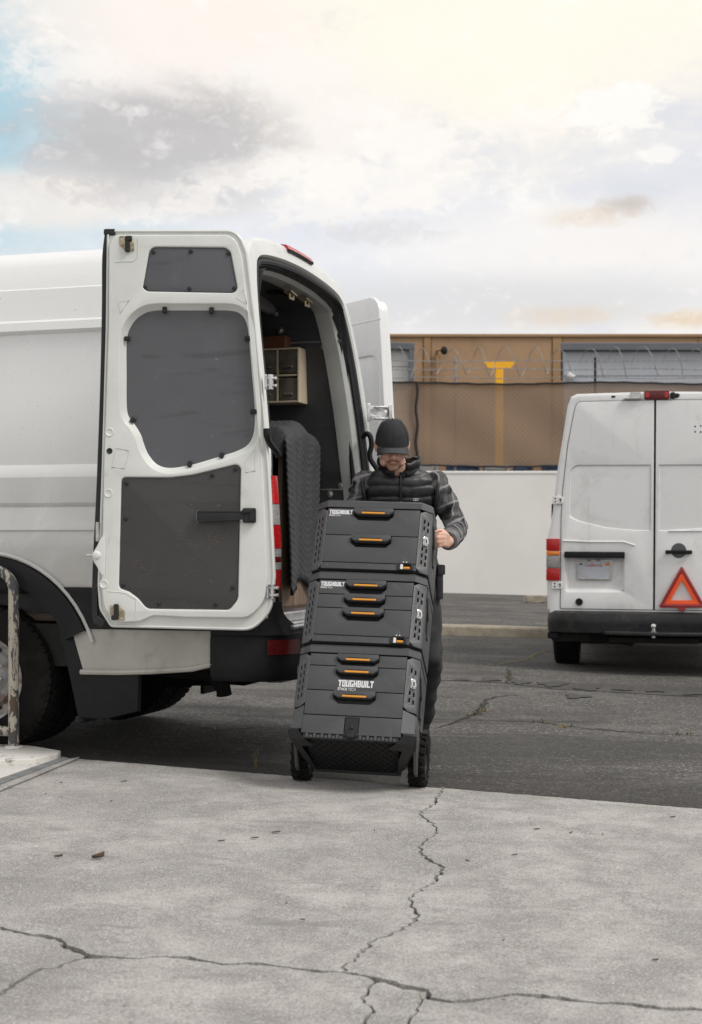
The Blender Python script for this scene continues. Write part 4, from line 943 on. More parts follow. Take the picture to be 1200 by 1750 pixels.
def lockplate(cx, cy, flip):
    a, b = dp(cx, cy); s_ = -1 if flip else 1; f2 = lambda x, y, z: dfn(a + x * s_, b + y * s_, z + .012)
    mm = MB(); k = DD / F; mm.slab([(-12 * k, -2 * k), (-12 * k, 14 * k), (9 * k, 14 * k), (9 * k, 6 * k), (13 * k, 4 * k), (13 * k, -12 * k), (-2 * k, -12 * k)], [circ(-8 * k, 10 * k, 2.2 * k, 10)], 0, .004, .001, fn=f2)
    for (x, y) in ((-7, -1), (10, 0), (10, -8)): mm.lathe([(2.6 * k, .004), (2.2 * k, .009), (0, .0095)], 10, lambda u, v, z: f2(x * k + u, y * k + v, z))
    lk = mm.build('lock_plate', M['zinc'], door_o, True)
    mm = MB(); mm.box((2 * k, -1 * k, .012), (8 * k, 26 * k, .018), None, .003, fn=f2); mm.box((5 * k, 9 * k, .014), (10 * k, 8 * k, .02), None, .003, fn=f2); mm.build('lock_claw', M['rubber'], door_o, True)
lockplate(217, 418, False); lockplate(202, 1046, True)
# check strap
m = MB(); A_, B_ = dp(338, 883), dp(418, 881); h_ = .024
m.slab([(A_[0], A_[1] - h_), (B_[0], B_[1] - h_ * .7), (B_[0], B_[1] + h_ * .75), (A_[0], A_[1] + h_)], (), .035, .041, .001, fn=dfn); 
for s_ in (-1, 1): m.slab([(A_[0], A_[1] + s_ * h_ - .003), (B_[0], B_[1] + s_ * h_ * .75 - .003), (B_[0], B_[1] + s_ * h_ * .75 + .003), (A_[0], A_[1] + s_ * h_ + .003)], (), .018, .043, .001, fn=dfn)
a, b = dp(427, 881); m.box((a, b, .025), (.064, .072, .026), None, .005, fn=dfn); m.box((a - .01, b + .02, .042), (.05, .018, .012), None, .003, fn=dfn); m.box((a + .012, b - .008, .042), (.02, .04, .012), None, .003, fn=dfn); m.build('check_strap', M['rubber'], door_o, True)
m = MB(); m.box((A_[0] + .003, A_[1], .030), (.006, .056, .022), None, 0, fn=dfn); a, b = dp(414, 882); m.box((a, b, .03), (.012, .05, .02), None, .002, fn=dfn); m.build('strap_end', M['alu'], door_o, True)
# grab handle at the hinge edge
m = MB(); hp_ = [at(456, 733, 7.38), at(457, 748, 7.38), at(461, 757, 7.42), at(466, 764, 7.46), at(473, 772, 7.5), at(476, 780, 7.52)]
m.tube(spline([tuple(p) for p in hp_], 4, False), [.018] * 4 + [.015] * (len(spline([tuple(p) for p in hp_], 4, False)) - 4), 10); m.build('grab_handle', M['black_plastic'], door_o, True)
# hinges joining door and corner
for (cx, cy) in ((461, 653), (464, 1011)):
    a = at(cx, cy, 7.44); f2 = lambda x, y, z: (a.x + x, a.y - z, a.z + y)
    mm = MB(); mm.box((-.018, 0, .0), (.012, .072, .05), None, .002, fn=f2)
    mm.lathe([(.014, -.036), (.014, .036), (0, .036)], 12, lambda x, y, z: f2(x + .004, z, y + .006)); mm.lathe([(0, -.036), (.014, -.036)], 12, lambda x, y, z: f2(x + .004, z, y + .006))
    for s_ in (-1, 1): mm.box((.010, s_ * .018, .0), (.045, .011, .036), None, .003, fn=f2); mm.box((.030, s_ * .018, .0), (.012, .016, .03), None, .003, fn=f2)
    for s_ in (-1, 1): mm.lathe([(.006, .025), (.005, .031), (0, .032)], 8, lambda x, y, z: f2(-.018 + x, s_ * .026 + y, z))
    mm.build('hinge', M['alu'], door_o, True)

# load inside the van ------------------------------------------------------------
def V2W(p): return WM[van.name] @ Vector(p)
vr = rz(-TH)
# cream drawer organizer on the far wall
og = vpix(490, 640, 1.62); ow = .34; z0, z1 = vpix(490, 688, 1.62).z, vpix(490, 594, 1.62).z
xR = vpix(511, 640, 1.62).x; xL = xR - .42
org = thing('drawer_organizer', 'cream plastic drawer organizer on the dark far wall inside the open van', 'organizer', tuple(V2W(((xL + xR) / 2, 1.7, z0))), vr); org_c = Vector(((xL + xR) / 2, 1.7, z0))
W_, H_ = xR - xL, z1 - z0; t = .012; y0, y1 = 1.62 - 1.7, 1.785 - 1.7
m = MB()
m.b2((-W_ / 2, y0, 0), (-W_ / 2 + t, y1, H_), .002); m.b2((W_ / 2 - t, y0, 0), (W_ / 2, y1, H_), .002); m.b2((-W_ / 2 + t, y0, 0), (W_ / 2 - t, y1, t), .002); m.b2((-W_ / 2 + t, y0, H_ - t), (W_ / 2 - t, y1, H_), .002)
m.b2((-W_ / 2 + t, y0 + .002, H_ / 2 - .006), (W_ / 2 - t, y1, H_ / 2 + .006)); m.b2((-W_ / 2 + t, y1 - .006, t), (W_ / 2 - t, y1, H_ - t))
for k in (1, 2): x = -W_ / 2 + W_ * k / 3; m.b2((x - .005, y0 + .001, t), (x + .005, y1, H_ - t))
m.build('case', M['cream_plastic'], org)
for k in range(3):
    for j in range(2):
        xa = -W_ / 2 + W_ * k / 3 + .012; za = H_ / 2 * j + .014; mm = MB(); mm.slab(rpoly([(xa, za, .01), (xa + W_ / 3 - .024, za, .01), (xa + W_ / 3 - .024, za + H_ / 2 - .03, .01), (xa, za + H_ / 2 - .03, .01)], 3), (), 0, .006, .002, fn=lambda a, b, c: (a, y0 + .012 - c, b)); mm.b2((xa + W_ / 6 - .04, y0 - .006, za + .03), (xa + W_ / 6 + .016, y0 + .008, za + .045), .003); mm.build('drawer', M['drawer_glass'], org)
m = MB(); c_ = V2W((xL + .13, 1.70, z1 + .0)); bx_ = thing('brown_box', 'dark reddish brown box lying on top of the cream drawer organizer', 'box', tuple(c_), vr)
m.b2((-.16, -.07, .002), (.20, .07, .072), .004); m.build('carton', M['brown_card'], bx_); m = MB(); m.b2((-.162, -.072, .055), (.202, .072, .076), .004); m.build('lid', M['brown_card'], bx_)
# wooden shelf unit
su = thing('wooden_shelf', 'brown wood shelf unit standing inside the open van', 'shelf', tuple(V2W((-.36, 1.2, .735))), vr)
LX, DY, HT = 1.5, .56, .98
m = MB(); m.b2((-.025, .0, 0), (0, DY, HT), .002); m.build('end_panel', M['wood'], su)
m = MB(); m.b2((-LX, 0, 0), (-LX + .025, DY, HT), .002); m.build('end_panel', M['wood'], su)
for z in (0.0, .115 + .16, .115 + .16 + .33, HT - .025):
    m = MB(); m.b2((-LX + .025, .004, z), (-.025, DY, z + .025), .002); m.build('shelf_board', M['wood_dark'], su)
for z in (.30, .63):
    m = MB(); m.b2((-LX + .025, .002, z), (-.025, .016, z + (.085 if z < .5 else .05)), .002); m.build('shelf_lip', M['wood_dark'], su)
m = MB(); m.b2((-LX + .025, DY - .01, .025), (-.025, DY, HT - .03)); m.build('back_board', M['dark'], su)
m = MB(); m.b2((-.55, .002, .03), (-.527, DY - .02, HT - .03), .001); m.build('divider', M['wood_dark'], su)
# quilted moving blanket over the shelf end
m = MB(); rows = []; NS, NTt = 150, 74
S0, S1 = .62, .88         # length on top, length hanging down
for i in range(NS):
    s = (S0 + S1) * i / (NS - 1); row = []
    for j in range(NTt):
        t = j / (NTt - 1); yy = -.05 + .64 * t
        top = HT + .015 + .07 * math.sin(t * 3.1) + .030 * math.sin(t * 7 + 1) ** 2; rcur = .09
        if s < S0 - rcur: x, z = -(S0 - s) + .01, top
        elif s < S0 + rcur * .57: a = (s - (S0 - rcur)) / rcur; x, z = -rcur + .01 + rcur * math.sin(a), top - rcur + rcur * math.cos(a)
        else: x, z = .01, top - rcur - (s - (S0 + rcur * .57))
        hang = max(0, s - S0) / S1
        x += .03 + .018 * hang * math.sin(t * 9.5 + .6) + .05 * hang * math.sin(t * 4 + 2.2) * (1 - .4 * hang); yy += .012 * math.sin(s * 6) * hang - .01 * hang * (1 - t)
        if t > .93: yy -= (t - .93) * .3
        zig = abs(((t * 4.0) % 1.0) - .5) * 2; q = ((s * 25 + zig * 1.25) % 1.0); pf = .008 * (abs(math.sin(math.pi * q)) ** .5)
        if s > S0: x += pf; 
        else: z += pf
        if t < .06: yy -= .0; z -= (.06 - t) * 2.2 * (1 if s < S0 else 0) ; 
        row.append((x, yy, z))
    rows.append(row)
bl = thing('moving_blanket', 'dark grey quilted moving blanket draped over the wood shelf end', 'blanket', tuple(V2W((-.36, 1.2, .735))), vr)
m.grid(rows); q = m.build('quilt', M['quilt'], bl, ang=180)
so = q.modifiers.new('thick', 'SOLIDIFY'); so.thickness = .012; so.offset = -1
m = MB(); m.grid([[(r_[0] + .005, r_[1], r_[2] + d) for r_ in rows[-1]] for d in (.012, -.03)]); q = m.build('hem', M['rubber'], bl); so = q.modifiers.new('thick', 'SOLIDIFY'); so.thickness = .018
# ------------------------------------------------------------------ the parked older van
B2 = math.atan((1117 - CX) / F); d2 = 14.5; x2 = (1117 - CX) / F * d2
V2 = thing('parked_van', 'older scuffed white high roof van parked with its closed rear doors to the street', 'van', (x2, d2, G(x2) - .012), ry_(.006) @ rz(-B2))
V2I = WM[V2.name].inverted()
def v2(px_, py_, y=0.0):
    o = V2I @ Vector((0, 0, CH)); d = V2I.to_3x3() @ ray(px_, py_); q = o + d * ((y - o.y) / d.y); return (q.x, q.z)
left = [v2(*p) for p in ((936, 1043), (934, 990), (936, 918), (941, 896), (945, 872), (948, 842), (953, 800), (962, 745), (970, 695), (976, 678), (986, 673), (1030, 671.5), (1080, 670), (1117, 669))]
out2 = left + [(-x, z) for x, z in left[-2::-1]]
def hp2(y, s=1.0, k=1.0): return [(x * s, y, .62 + (z - .62) * k) for x, z in out2]
m = MB(); io = inset(out2 + [], .025)
m.grid([[(x, .0, z) for x, z in io], [(x, .006, z) for x, z in inset(out2, .008)], hp2(.03), hp2(1.5), hp2(3.6), hp2(4.0, .99, .97), hp2(4.75, .97, .52), hp2(5.3, .95, .34), hp2(5.75, .88, .28), hp2(5.85, .84, .10)])
fr = hp2(5.85, .84, .10); m.add(fr, [tuple(range(len(fr)))])
m.build('body', M['old_white'], V2, ang=28)
bf = lambda a, b, c: (a, -c, b)
# door pair opening
dl = [v2(*p) for p in ((957, 1041), (958.5, 886), (961, 840), (970, 760), (979, 712))]
dtop = [(*v2(985, 686), .07)]
half = [(dl[0][0], dl[0][1], .02)] + dl[1:] + dtop + [(0, v2(1117, 683)[1])]
opening = rpoly(half + [(-p[0], *p[1:]) for p in half[-2::-1]], 6)
fo2 = [(x, z if z > .70 else .50) for x, z in inset(out2, .022)]
m = MB(); m.slab(fo2, [opening], -.004, .004, .002, fn=bf); m.build('rear_frame', M['old_white'], V2, ang=28)
m = MB(); m.slab(inset(opening, -.02), [[v2(964, 945), v2(964, 1014), v2(1069, 1014), v2(1069, 945)]], -.013, -.0075, 0, fn=bf); m.build('door_gap', M['dark'], V2)
gap = .006
def door2(sx):
    h = [(p[0] * 1, *p[1:]) for p in half]
    o = rpoly([(min(p[0], -gap * .6), *p[1:]) for p in h[:-1]] + [(-gap * .6, h[-1][1]), (-gap * .6, h[0][1])], 6); o = inset(o, gap)
    win = rpoly([(*v2(975, 803), .07), (*v2(972.5, 850), 0), (*v2(972.5, 884), .06), (*v2(990, 892), .1), (*v2(1035, 903), .3), (*v2(1090, 908), 0), (-gap - .030, v2(1117, 908)[1]), (-gap - .030, v2(1117, 794.5)[1]), (*v2(985, 795), .08)], 6)
    rec = rpoly([(*v2(966, 947), .02), (*v2(966, 1012), .03), (*v2(1067, 1012), .02), (*v2(1067, 947), .02)], 4)
    fn = lambda a, b, c: (a * sx, -c, b)
    mm = MB(); holes = [win] + ([rec] if sx > 0 else [])
    mm.slab(o, holes, -.006, .012, .005, 2, fn=fn)
    mm.slab(inset(win, -.002), (), -.006, .003, .0, fn=fn); 
    mm.grid([[fn(p[0], p[1], .0105) for p in inset(win, .002)], [fn(p[0], p[1], .003) for p in inset(win, .010)]], closed=True)
    if sx > 0:
        r2 = inset(rec, .035)
        mm.grid([[fn(p[0], p[1], .010) for p in rec], [fn(p[0], p[1], .004) for p in inset(rec, .006)], [fn(p[0], p[1], -.045) for p in r2]], closed=True); mm.slab(inset(r2, -.004), (), -.05, -.044, 0, fn=fn)
    return mm.build('rear_door', M['old_white'], V2, ang=30)
# the frame behind the plate recess must stay open
dL = door2(1); dR = door2(-1)
dL['label'] = 'left rear door with licence plate recess'; dR['label'] = 'right rear door with black handle'
# pressed lines
m = MB()
def ridge(pts, r_): m.tube([(v2(*p)[0], -.012, v2(*p)[1]) for p in pts], r_, 6)
ridge([(962, 924), (1010, 926), (1066, 926), (1085, 932)], .010); m.build('pressed_line', M['old_white'], dL)
m = MB(); a = v2(1145, 907); m.tube([(v2(1143, 907.5)[0], -.012, v2(1143, 907.5)[1]), (-a[0] * 0 + v2(1200, 907)[0], -.012, v2(1200, 907)[1]), (-v2(990, 893)[0], -.012, v2(990, 893)[1])], .009, 6); m.build('pressed_line', M['old_white'], dR)
# hardware
m = MB(); a, b = v2(965, 942.5), v2(1068, 954); m.b2((a[0], -.052, b[1]), (b[0], -.005, a[1]), .010, 2); m.build('plate_handle', M['black_plastic'], dL)
a, b = v2(987, 958.5), v2(1044, 990)
pl2 = MB(); pl2.slab(rpoly([(a[0], b[1], .012), (b[0], b[1], .012), (b[0], a[1], .012), (a[0], a[1], .012)], 3), (), -.028, -.024, .001, fn=bf); plo = pl2.build('licence_plate', M['plate'], dL)
m = MB(); fo = [(a[0] - .008, b[1] - .008), (b[0] + .008, b[1] - .008), (b[0] + .008, a[1] + .008), (a[0] - .008, a[1] + .008)]; m.slab(rpoly([(p[0], p[1], .014) for p in fo], 3), [rpoly([(a[0] + .006, b[1] + .006, .01), (b[0] - .006, b[1] + .006, .01), (b[0] - .006, a[1] - .006, .01), (a[0] + .006, a[1] - .006, .01)], 3)], -.025, -.016, .002, fn=bf); m.build('plate_frame', M['steel'], plo)
wpl = b[0] - a[0]; m = text_mb('California', wpl * .52, .030, lambda x, y, z: (a[0] + wpl * .22 + x + y * .15, .0235 - z, a[1] - .055 + y), bold=.01); m.build('plate_lettering', M['plate_red'], plo)
m = MB(); m.b2((b[0] - .055, .022, a[1] - .045), (b[0] - .015, .0235, a[1] - .02)); m.build('plate_sticker', M['lamp_amber'], plo)
m = MB(); m.b2((a[0] + .018, .022, a[1] - .038), (a[0] + .05, .0235, a[1] - .026)); m.build('plate_sticker', M['dark'], plo)
for s_ in (.35, .62): 
    m = MB(); m.ball((a[0] + wpl * s_, .018, a[1] + .006), (.022, .012, .010), 2); m.build('plate_lamp', M['lamp_clear'], dL)
cx_, cz_ = v2(990, 1028.5); m = MB(); m.lathe([(.036, .010), (.034, .026), (.024, .030), (.020, .026), (0, .026)], 20, lambda x, y, z: (cx_ + x, -z, cz_ + y)); m.build('round_socket', M['black_plastic'], dL)
cx_, cz_ = v2(1160, 941); m = MB(); m.lathe([(.072, .0125), (.060, .014), (.03, .0128), (0, .0125)], 28, lambda x, y, z: (cx_ + x, -z, cz_ + y)); ds = m.build('handle_dish', M['panel_grey'], dR)
a, b = v2(1137, 940), v2(1183, 947); m = MB(); m.b2((a[0], -.055, b[1]), (b[0], -.030, a[1]), .010, 2); 
for t in (.12, .88): m.box((a[0] + (b[0] - a[0]) * t, -.024, (a[1] + b[1]) / 2), (.03, .03, .03), None, .006)
m.build('door_handle', M['black_plastic'], dR)
m = MB()
for (p, q) in ((1188, 729), (1197.5, 728), (1188, 738), (1197.5, 738.5)): u = v2(p, q); m.lathe([(.009, .0118), (.009, .0126), (0, .0126)], 10, lambda x, y, z: (u[0] + x, -z, u[1] + y))
stuff(m.build('screw_holes', M['dark'], dR))
for sx in (1, -1):
    for (yy, xx) in ((855, 953.5), (1000, 952.5)):
        u = v2(xx, yy); c0 = u[0] * sx; mm = MB(); mm.slab(rpoly([(-.052, -.036, .008), (.040, -.036, .008), (.052, -.022, .008), (.052, .022, .008), (.040, .036, .008), (-.052, .036, .008)], 3), [circ(-.025, .015, .009, 10), circ(-.025, -.015, .009, 10)], .010, .024, .003, fn=lambda a, b, c: (c0 + a * sx, -c, u[1] + b))
        h2 = mm.build('hinge', M['old_white'], V2); mm = MB(); mm.box((c0 + .030 * sx, -.026, u[1]), (.008, .008, .034)); mm.box((c0 + .022 * sx, -.026, u[1] + .012), (.016, .008, .007)); mm.box((c0 - .025 * sx, -.0155, u[1] + .015), (.016, .003, .016)); mm.box((c0 - .025 * sx, -.0155, u[1] - .015), (.016, .003, .016)); stuff(mm.build('hinge_detail', M['dark'], h2))
    lampo = None
    for i, (ya, yb, mt) in enumerate(((920.5, 941, 'lamp_red'), (941.5, 949, 'lamp_amber'), (949.5, 970.5, 'lamp_clear'), (971, 992, 'lamp_red'))):
        a, b = v2(935, ya), v2(957, yb); mm = MB(); o = (a[0] * sx, b[0] * sx)
        mm.b2((o[0] - .006 * sx, -.030, b[1]), (o[1], .05, a[1]), .007, 2)
        if lampo is None: lampo = mm.build('tail_lamp', M[mt], V2)
        else: mm.build('lens', M[mt], lampo)
    if sx > 0: pass
a = v2(940, 948); m = MB()
# roof lamp, lamp mount, bracket, rust patches
a, b = v2(1101, 667.5), v2(1144, 682.5); m = MB(); m.b2((a[0], -.030, b[1]), (b[0], .03, a[1]), .012, 2); rl = m.build('roof_lamp', M['lamp_dark_red'], V2)
for (p, q) in ((1103.5, 1109.5), (1135.5, 1142)): u, v = v2(p, 671), v2(q, 680); m = MB(); m.b2((u[0], -.034, v[1]), (v[0], -.02, u[1]), .004); m.build('lamp_lens', M['lamp_red'], rl)
m = MB(); u = v2(1150, 676); m.box((u[0], -.012, u[1]), (.05, .03, .065), None, .012); u = v2(1157, 676); m.ball((u[0], -.008, u[1]), (.03, .012, .025), 1); m.build('lamp_mount', M['under'], V2)
m = MB(); u, v = v2(1066, 676), v2(1097, 682); m.b2((u[0], -.045, v[1]), (v[0], -.005, v[1] + .012), .003); m.b2((u[0] + .06, -.02, v[1] + .012), (v[0] - .01, -.008, u[1] + .03), .004); m.build('roof_bracket', M['steel'], V2)
u = v2(1048.5, 678); m = MB(); m.b2((u[0] - .018, -.009, u[1] - .010), (u[0] + .018, -.003, u[1] + .010), .003); m.build('roof_plug', M['under'], V2)
# bumper with step and tow ball
xl = v2(936, 1060)[0]; z1, z2, z3 = v2(1000, 1044)[1], v2(1000, 1080)[1], v2(1000, 1066)[1]
def bp(d): return [(xl - .004 + d * .5, .42), (xl - .012 + d * .5, .12), (xl + .006 + d, .0), (xl + .05 + d, -.062 + d), (xl + .20, -.098 + d), (-.55, -.112 + d), (-.44, -.09 + d), (0, -.09 + d)]
def bb(d, z): h = bp(d); return [(x, y, z) for x, y in h] + [(-x, y, z) for x, y in h[-2::-1]]
m = MB(); m.grid([bb(.06, z2 - .012), bb(.012, z2), bb(.004, (z1 + z2) / 2 - .02), bb(.0, (z1 + z2) / 2 + .02), bb(.012, z1 - .02), bb(.05, z1), bb(.09, z1 + .002)]); b2o = m.build('bumper', M['bumper_black'], V2, ang=40)
m = MB(); m.b2((xl - .002, -.01, z2 - .07), (xl + .11, .12, z2 - .004), .012); m.b2((-xl - .11, -.01, z2 - .07), (-xl + .002, .12, z2 - .004), .012); m.build('bumper_end', M['black_plastic'], b2o)
zs = v2(1117, 1083)[1]; m = MB(); m.slab([(-.50, .0), (-.46, -.14), (-.2, -.20), (.2, -.20), (.46, -.14), (.50, .0)], (), 0, .035, .008, fn=lambda a, b, c: (a, b - .03, zs + c - .01)); m.build('step_plate', M['bumper_black'], b2o)
m = MB(); u = v2(1117, 1072); m.lathe([(.016, -.06), (.016, -.03), (.024, -.02), (.028, .0), (.022, .018), (0, .027)], 16, lambda x, y, z: (u[0] + x, -.19 + y, u[1] + z + .02)); m.lathe([(.03, -.062), (.03, -.045), (.016, -.045)], 14, lambda x, y, z: (u[0] + x, -.19 + y, u[1] + z + .02)); m.lathe([(.02, -.11), (.02, -.09), (0, -.09)], 8, lambda x, y, z: (u[0] + x, -.19 + y, u[1] + z + .02)); m.build('tow_ball', M['chrome'], b2o)
m = MB(); m.b2((-.9, .15, .30), (.9, 5.3, .62)); m.b2((-.42, -.02, .30), (.42, .16, .36), .01); m.tube([(-.62, .3, .30), (-.30, .1, .31), (-.2, .06, .29)], .03, 8); m.build('chassis', M['under'], V2)
for y in (1.12, 4.8):
    for sx in (-1, 1):
        fn = lambda a, b, c: (sx * (1.0 - c), y + a, .372 + b)
        ty = MB(); r = .372; ty.lathe([(.20, .0), (.28, -.01), (r - .03, .0), (r - .008, .02), (r, .06), (r, .19), (r - .008, .23), (r - .03, .25), (.20, .25)], 48, fn)
        for k in range(40):
            q = 2 * math.pi * k / 40
            for c0, c1 in ((.03, .07), (.08, .12), (.13, .17), (.18, .22)): ty.box((math.cos(q) * (r + .002), math.sin(q) * (r + .002), (c0 + c1) / 2), (.014, .036, c1 - c0), Matrix.Rotation(q, 3, 'Z'), .003, fn=fn)
        t_ = ty.build('tyre', M['tyre'], V2); rm = MB(); rm.lathe([(.205, -.002), (.19, .03), (.12, .05), (.07, .02), (0, .02)], 32, fn); rm.build('rim', M['wheel_steel'], t_)
m = MB(); m.b2((-.97, .06, .30), (-.60, .09, .64), .01); m.b2((.60, .06, .30), (.97, .09, .64), .01); m.build('wheel_shield', M['under'], V2)
for sx in (-1, 1):
    m = MB(); m.b2((sx * 1.02, 3.7, 1.35), (sx * 1.22, 3.82, 1.75), .03); m.build('door_mirror', M['black_plastic'], V2)
# warning triangle leaning on the right door
tri = [v2(1165, 966), v2(1125.5, 1038), v2(1206, 1038)]
ti = thing('warning_triangle', 'red reflective warning triangle fixed on the right rear door of the parked van', 'warning sign', tuple(WM[V2.name] @ Vector((v2(1165, 1038)[0], -.03, v2(1165, 1038)[1]))), ry_(.006) @ rz(-B2))
og2 = Vector((v2(1165, 1038)[0], -.03, v2(1165, 1038)[1])); T = [(p[0] - og2.x, p[1] - og2.z) for p in tri]
o1 = rpoly([(*p, .012) for p in T], 3); IC = (sum(p[0] for p in T) / 3, T[1][1] + (T[0][1] - T[1][1]) / 3); sh = lambda k: rpoly([(IC[0] + (p[0] - IC[0]) * k, IC[1] + (p[1] - IC[1]) * k, .004) for p in T], 2); o2 = sh(.76); o2b = sh(.765); o3 = sh(.48)
tf = lambda a, b, c: (a, -c, b)
m = MB(); m.slab(o1, [o2], -.004, .012, .003, fn=tf); m.build('reflector_frame', M['tri_red'], ti)
m = MB(); m.slab(o2b, [o3], -.003, .008, .001, fn=tf); m.build('orange_band', M['tri_orange'], ti)
m = MB(); m.b2((-.03, -.012, -.035), (.03, .012, .004), .004); m.build('foot', M['tri_red'], ti)
# ------------------------------------------------------------------ the three stacked tool cases, tilted back on two wheels
YAW, TILT, ROLL = R(9.0), R(27.0), .032
axw = ground_at(618, 1340); axw = Vector((.047, 7.255, G(.047) + .010 + .126))
SR = rz(-YAW) @ ry_(ROLL) @ rx_(-TILT)
AXL = Vector((0, .37, .055))            # the axle in case coordinates
def s2w(p): return axw + SR @ (Vector(p) - AXL)
SW, SD = .565, .40
FX = SW / 2 - .052                      # half width of the flat front
GLY = {'T': [(0, 5.3, 5, 7), (1.6, 0, 3.4, 5.3)], 'O': [(0, 0, 1.8, 7), (3.2, 0, 5, 7), (1.8, 0, 3.2, 1.5), (1.8, 5.5, 3.2, 7)], 'U': [(0, 0, 1.8, 7), (3.2, 0, 5, 7), (1.8, 0, 3.2, 1.5)],
       'G': [(0, 0, 1.8, 7), (1.8, 0, 5, 1.5), (1.8, 5.5, 5, 7), (3.2, 1.5, 5, 3.6), (2.5, 2.6, 3.2, 3.6)], 'H': [(0, 0, 1.8, 7), (3.2, 0, 5, 7), (1.8, 2.8, 3.2, 4.3)],
       'B': [(0, 0, 1.8, 7), (1.8, 0, 4.6, 1.4), (1.8, 5.6, 4.6, 7), (1.8, 2.9, 4.6, 4.2), (3.2, 1.4, 5, 2.9), (3.2, 4.2, 5, 5.6)], 'I': [(0, 0, 1.8, 7)], 'L': [(0, 0, 1.8, 7), (1.8, 0, 4.6, 1.5)]}
def logo(x, z, w_, y, parent):
    m = MB(); tot = sum({'I': 1.8, 'L': 4.1}.get(c, 5) + .55 for c in 'TOUGHBUILT') - .55; k = w_ / tot; h = w_ * .20; cx = 0
    for c in 'TOUGHBUILT':
        for (a, b, c1, d) in GLY[c]: m.b2((x + (cx + a) * k, y - .0008, z + b / 7 * h), (x + (cx + c1) * k, y + .001, z + d / 7 * h))
        cx += {'I': 1.8, 'L': 4.1}.get(c, 5) + .55
    stuff(m.build('logo_lettering', M['logo_white'], parent, smooth=False))
    m = text_mb('STACK', w_ * .28, h * .40, lambda a, b, c: (x + a, y - .0008 - c, z - h * .55 + b), bold=.03); text_mb('TECH', w_ * .21, h * .40, lambda a, b, c: (x + w_ * .295 + a, y - .0008 - c, z - h * .55 + b), bold=-.0, mbd=m)
    stuff(m.build('logo_subtitle', M['logo_white'], parent, smooth=False))
def tool_case(name, label, z0, h, drawers, logos, base=False):
    T = thing(name, label, 'tool case', tuple(s2w((0, 0, z0))), SR, 'stacked black tool cases')
    ff = lambda a, b, c: (a, -c, b)
    zb = .0 if not base else .085        # underside of the drawer front
    plan = lambda d: [(-FX + d * .4, 0 + d), (FX - d * .4, 0 + d), (SW / 2 - d, .040 + d * .4), (SW / 2 - d, SD - .03), (SW / 2 - .03 - d, SD - d), (-SW / 2 + .03 + d, SD - d), (-SW / 2 + d, SD - .03), (-SW / 2 + d, .040 + d * .4)]
    # core shell with bevelled lid edge and foot
    m = MB(); L_ = []
    ins = [(.001, .012), (.006, .004), (.026, .003), (h - .050, .003), (h - .048, .000), (h - .020, .000), (h - .002, .014), (h, .020)] if not base else [(.030, .012), (.05, .004), (h - .050, .003), (h - .048, .0), (h - .020, .0), (h - .002, .014), (h, .020)]
    rows = [[(x, y + (.022 if .02 < z < h - .049 and y < .3 else 0) * (1 if y < .03 else 0), z) for x, y in plan(d)] for z, d in ins]
    m.grid(rows, closed=True); m.add(rows[0], [tuple(range(8))]); m.add(rows[-1], [tuple(range(8))])
    shell = m.build('shell', M['tool_dark'], T)
    # lid lip: light grey bevelled strip round the top
    m = MB(); rows = [[(x, y, z) for x, y in plan(d)] for z, d in ((h - .046, .0), (h - .046, -.0035), (h - .016, -.0035), (h - .003, .008), (h + .001, .015), (h + .001, .05))]
    m.grid(rows, closed=True); m.build('lid_rim', M['tool_plastic'], T)
    # slotted corner rails on the chamfers
    ex = Vector((SW / 2 - FX, .040, 0)); wl = ex.length; ex.normalize()
    zr0, zr1 = (.010 if not base else .165), h - .052
    for sx in (1, -1):
        nrm = Vector((ex.y, -ex.x, 0))
        def rf(a, b, c): p = Vector((FX, 0, 0)) + ex * a + nrm * c; return (p.x * sx, p.y, b)
        sl = []; zz = zr0 + .035; gap0 = zr0 + (zr1 - zr0) * .50
        while zz < zr1 - .05:
            if not (sx > 0 and gap0 - .045 < zz < gap0 + .05):
                for cxx in (.024, .046): sl.append(rpoly([(cxx - .0045, zz + (.006 if cxx < .03 else 0), .002), (cxx + .0045, zz + (.006 if cxx < .03 else 0), .002), (cxx + .0045, zz + .021 + (.006 if cxx < .03 else 0), .002), (cxx - .0045, zz + .021 + (.006 if cxx < .03 else 0), .002)], 2))
            zz += .0365
        m = MB(); o = rpoly([(-.004, zr0 + .012, .004), (.022, zr0 - .004, .004), (wl + .001, zr0 - .004, .003), (wl + .001, zr1 + .0, .003), (.022, zr1, .004), (-.004, zr1 - .016, .004)], 3)
        m.slab(o, sl, -.004, .004, .001, 1, fn=rf); rl = m.build('corner_rail', M['tool_rail'], T)
        m = MB()
        for t in (.04, .30, .62, .93):
            a, b = rf(.008, zr0 + (zr1 - zr0) * t, .004)[0], zr0 + (zr1 - zr0) * t
            m.lathe([(.0045, .0), (.004, .0016), (0, .0016)], 8, lambda x, y, z: rf(.009 + x, b + y, .004 + z))
        stuff(m.build('rivets', M['rivet'], rl))
        if sx > 0:                                     # bright ring pull
            zc = gap0 + .004; m = MB(); m.slab(rpoly([(.022, zc - .024, .006), (.048, zc - .024, .006), (.048, zc + .024, .006), (.022, zc + .024, .006)], 3), [rpoly([(.030, zc - .013, .006), (.042, zc - .013, .006), (.042, zc + .010, .004), (.030, zc + .010, .004)], 3)], .003, .010, .002, fn=rf); m.tube([rf(.030, zc + .016, .009), rf(.026, zc + .010, .014), rf(.027, zc - .012, .016), rf(.036, zc - .020, .016), rf(.045, zc - .012, .014), rf(.045, zc + .004, .012)], .0035, 6); m.build('ring_pull', M['chrome'], rl)
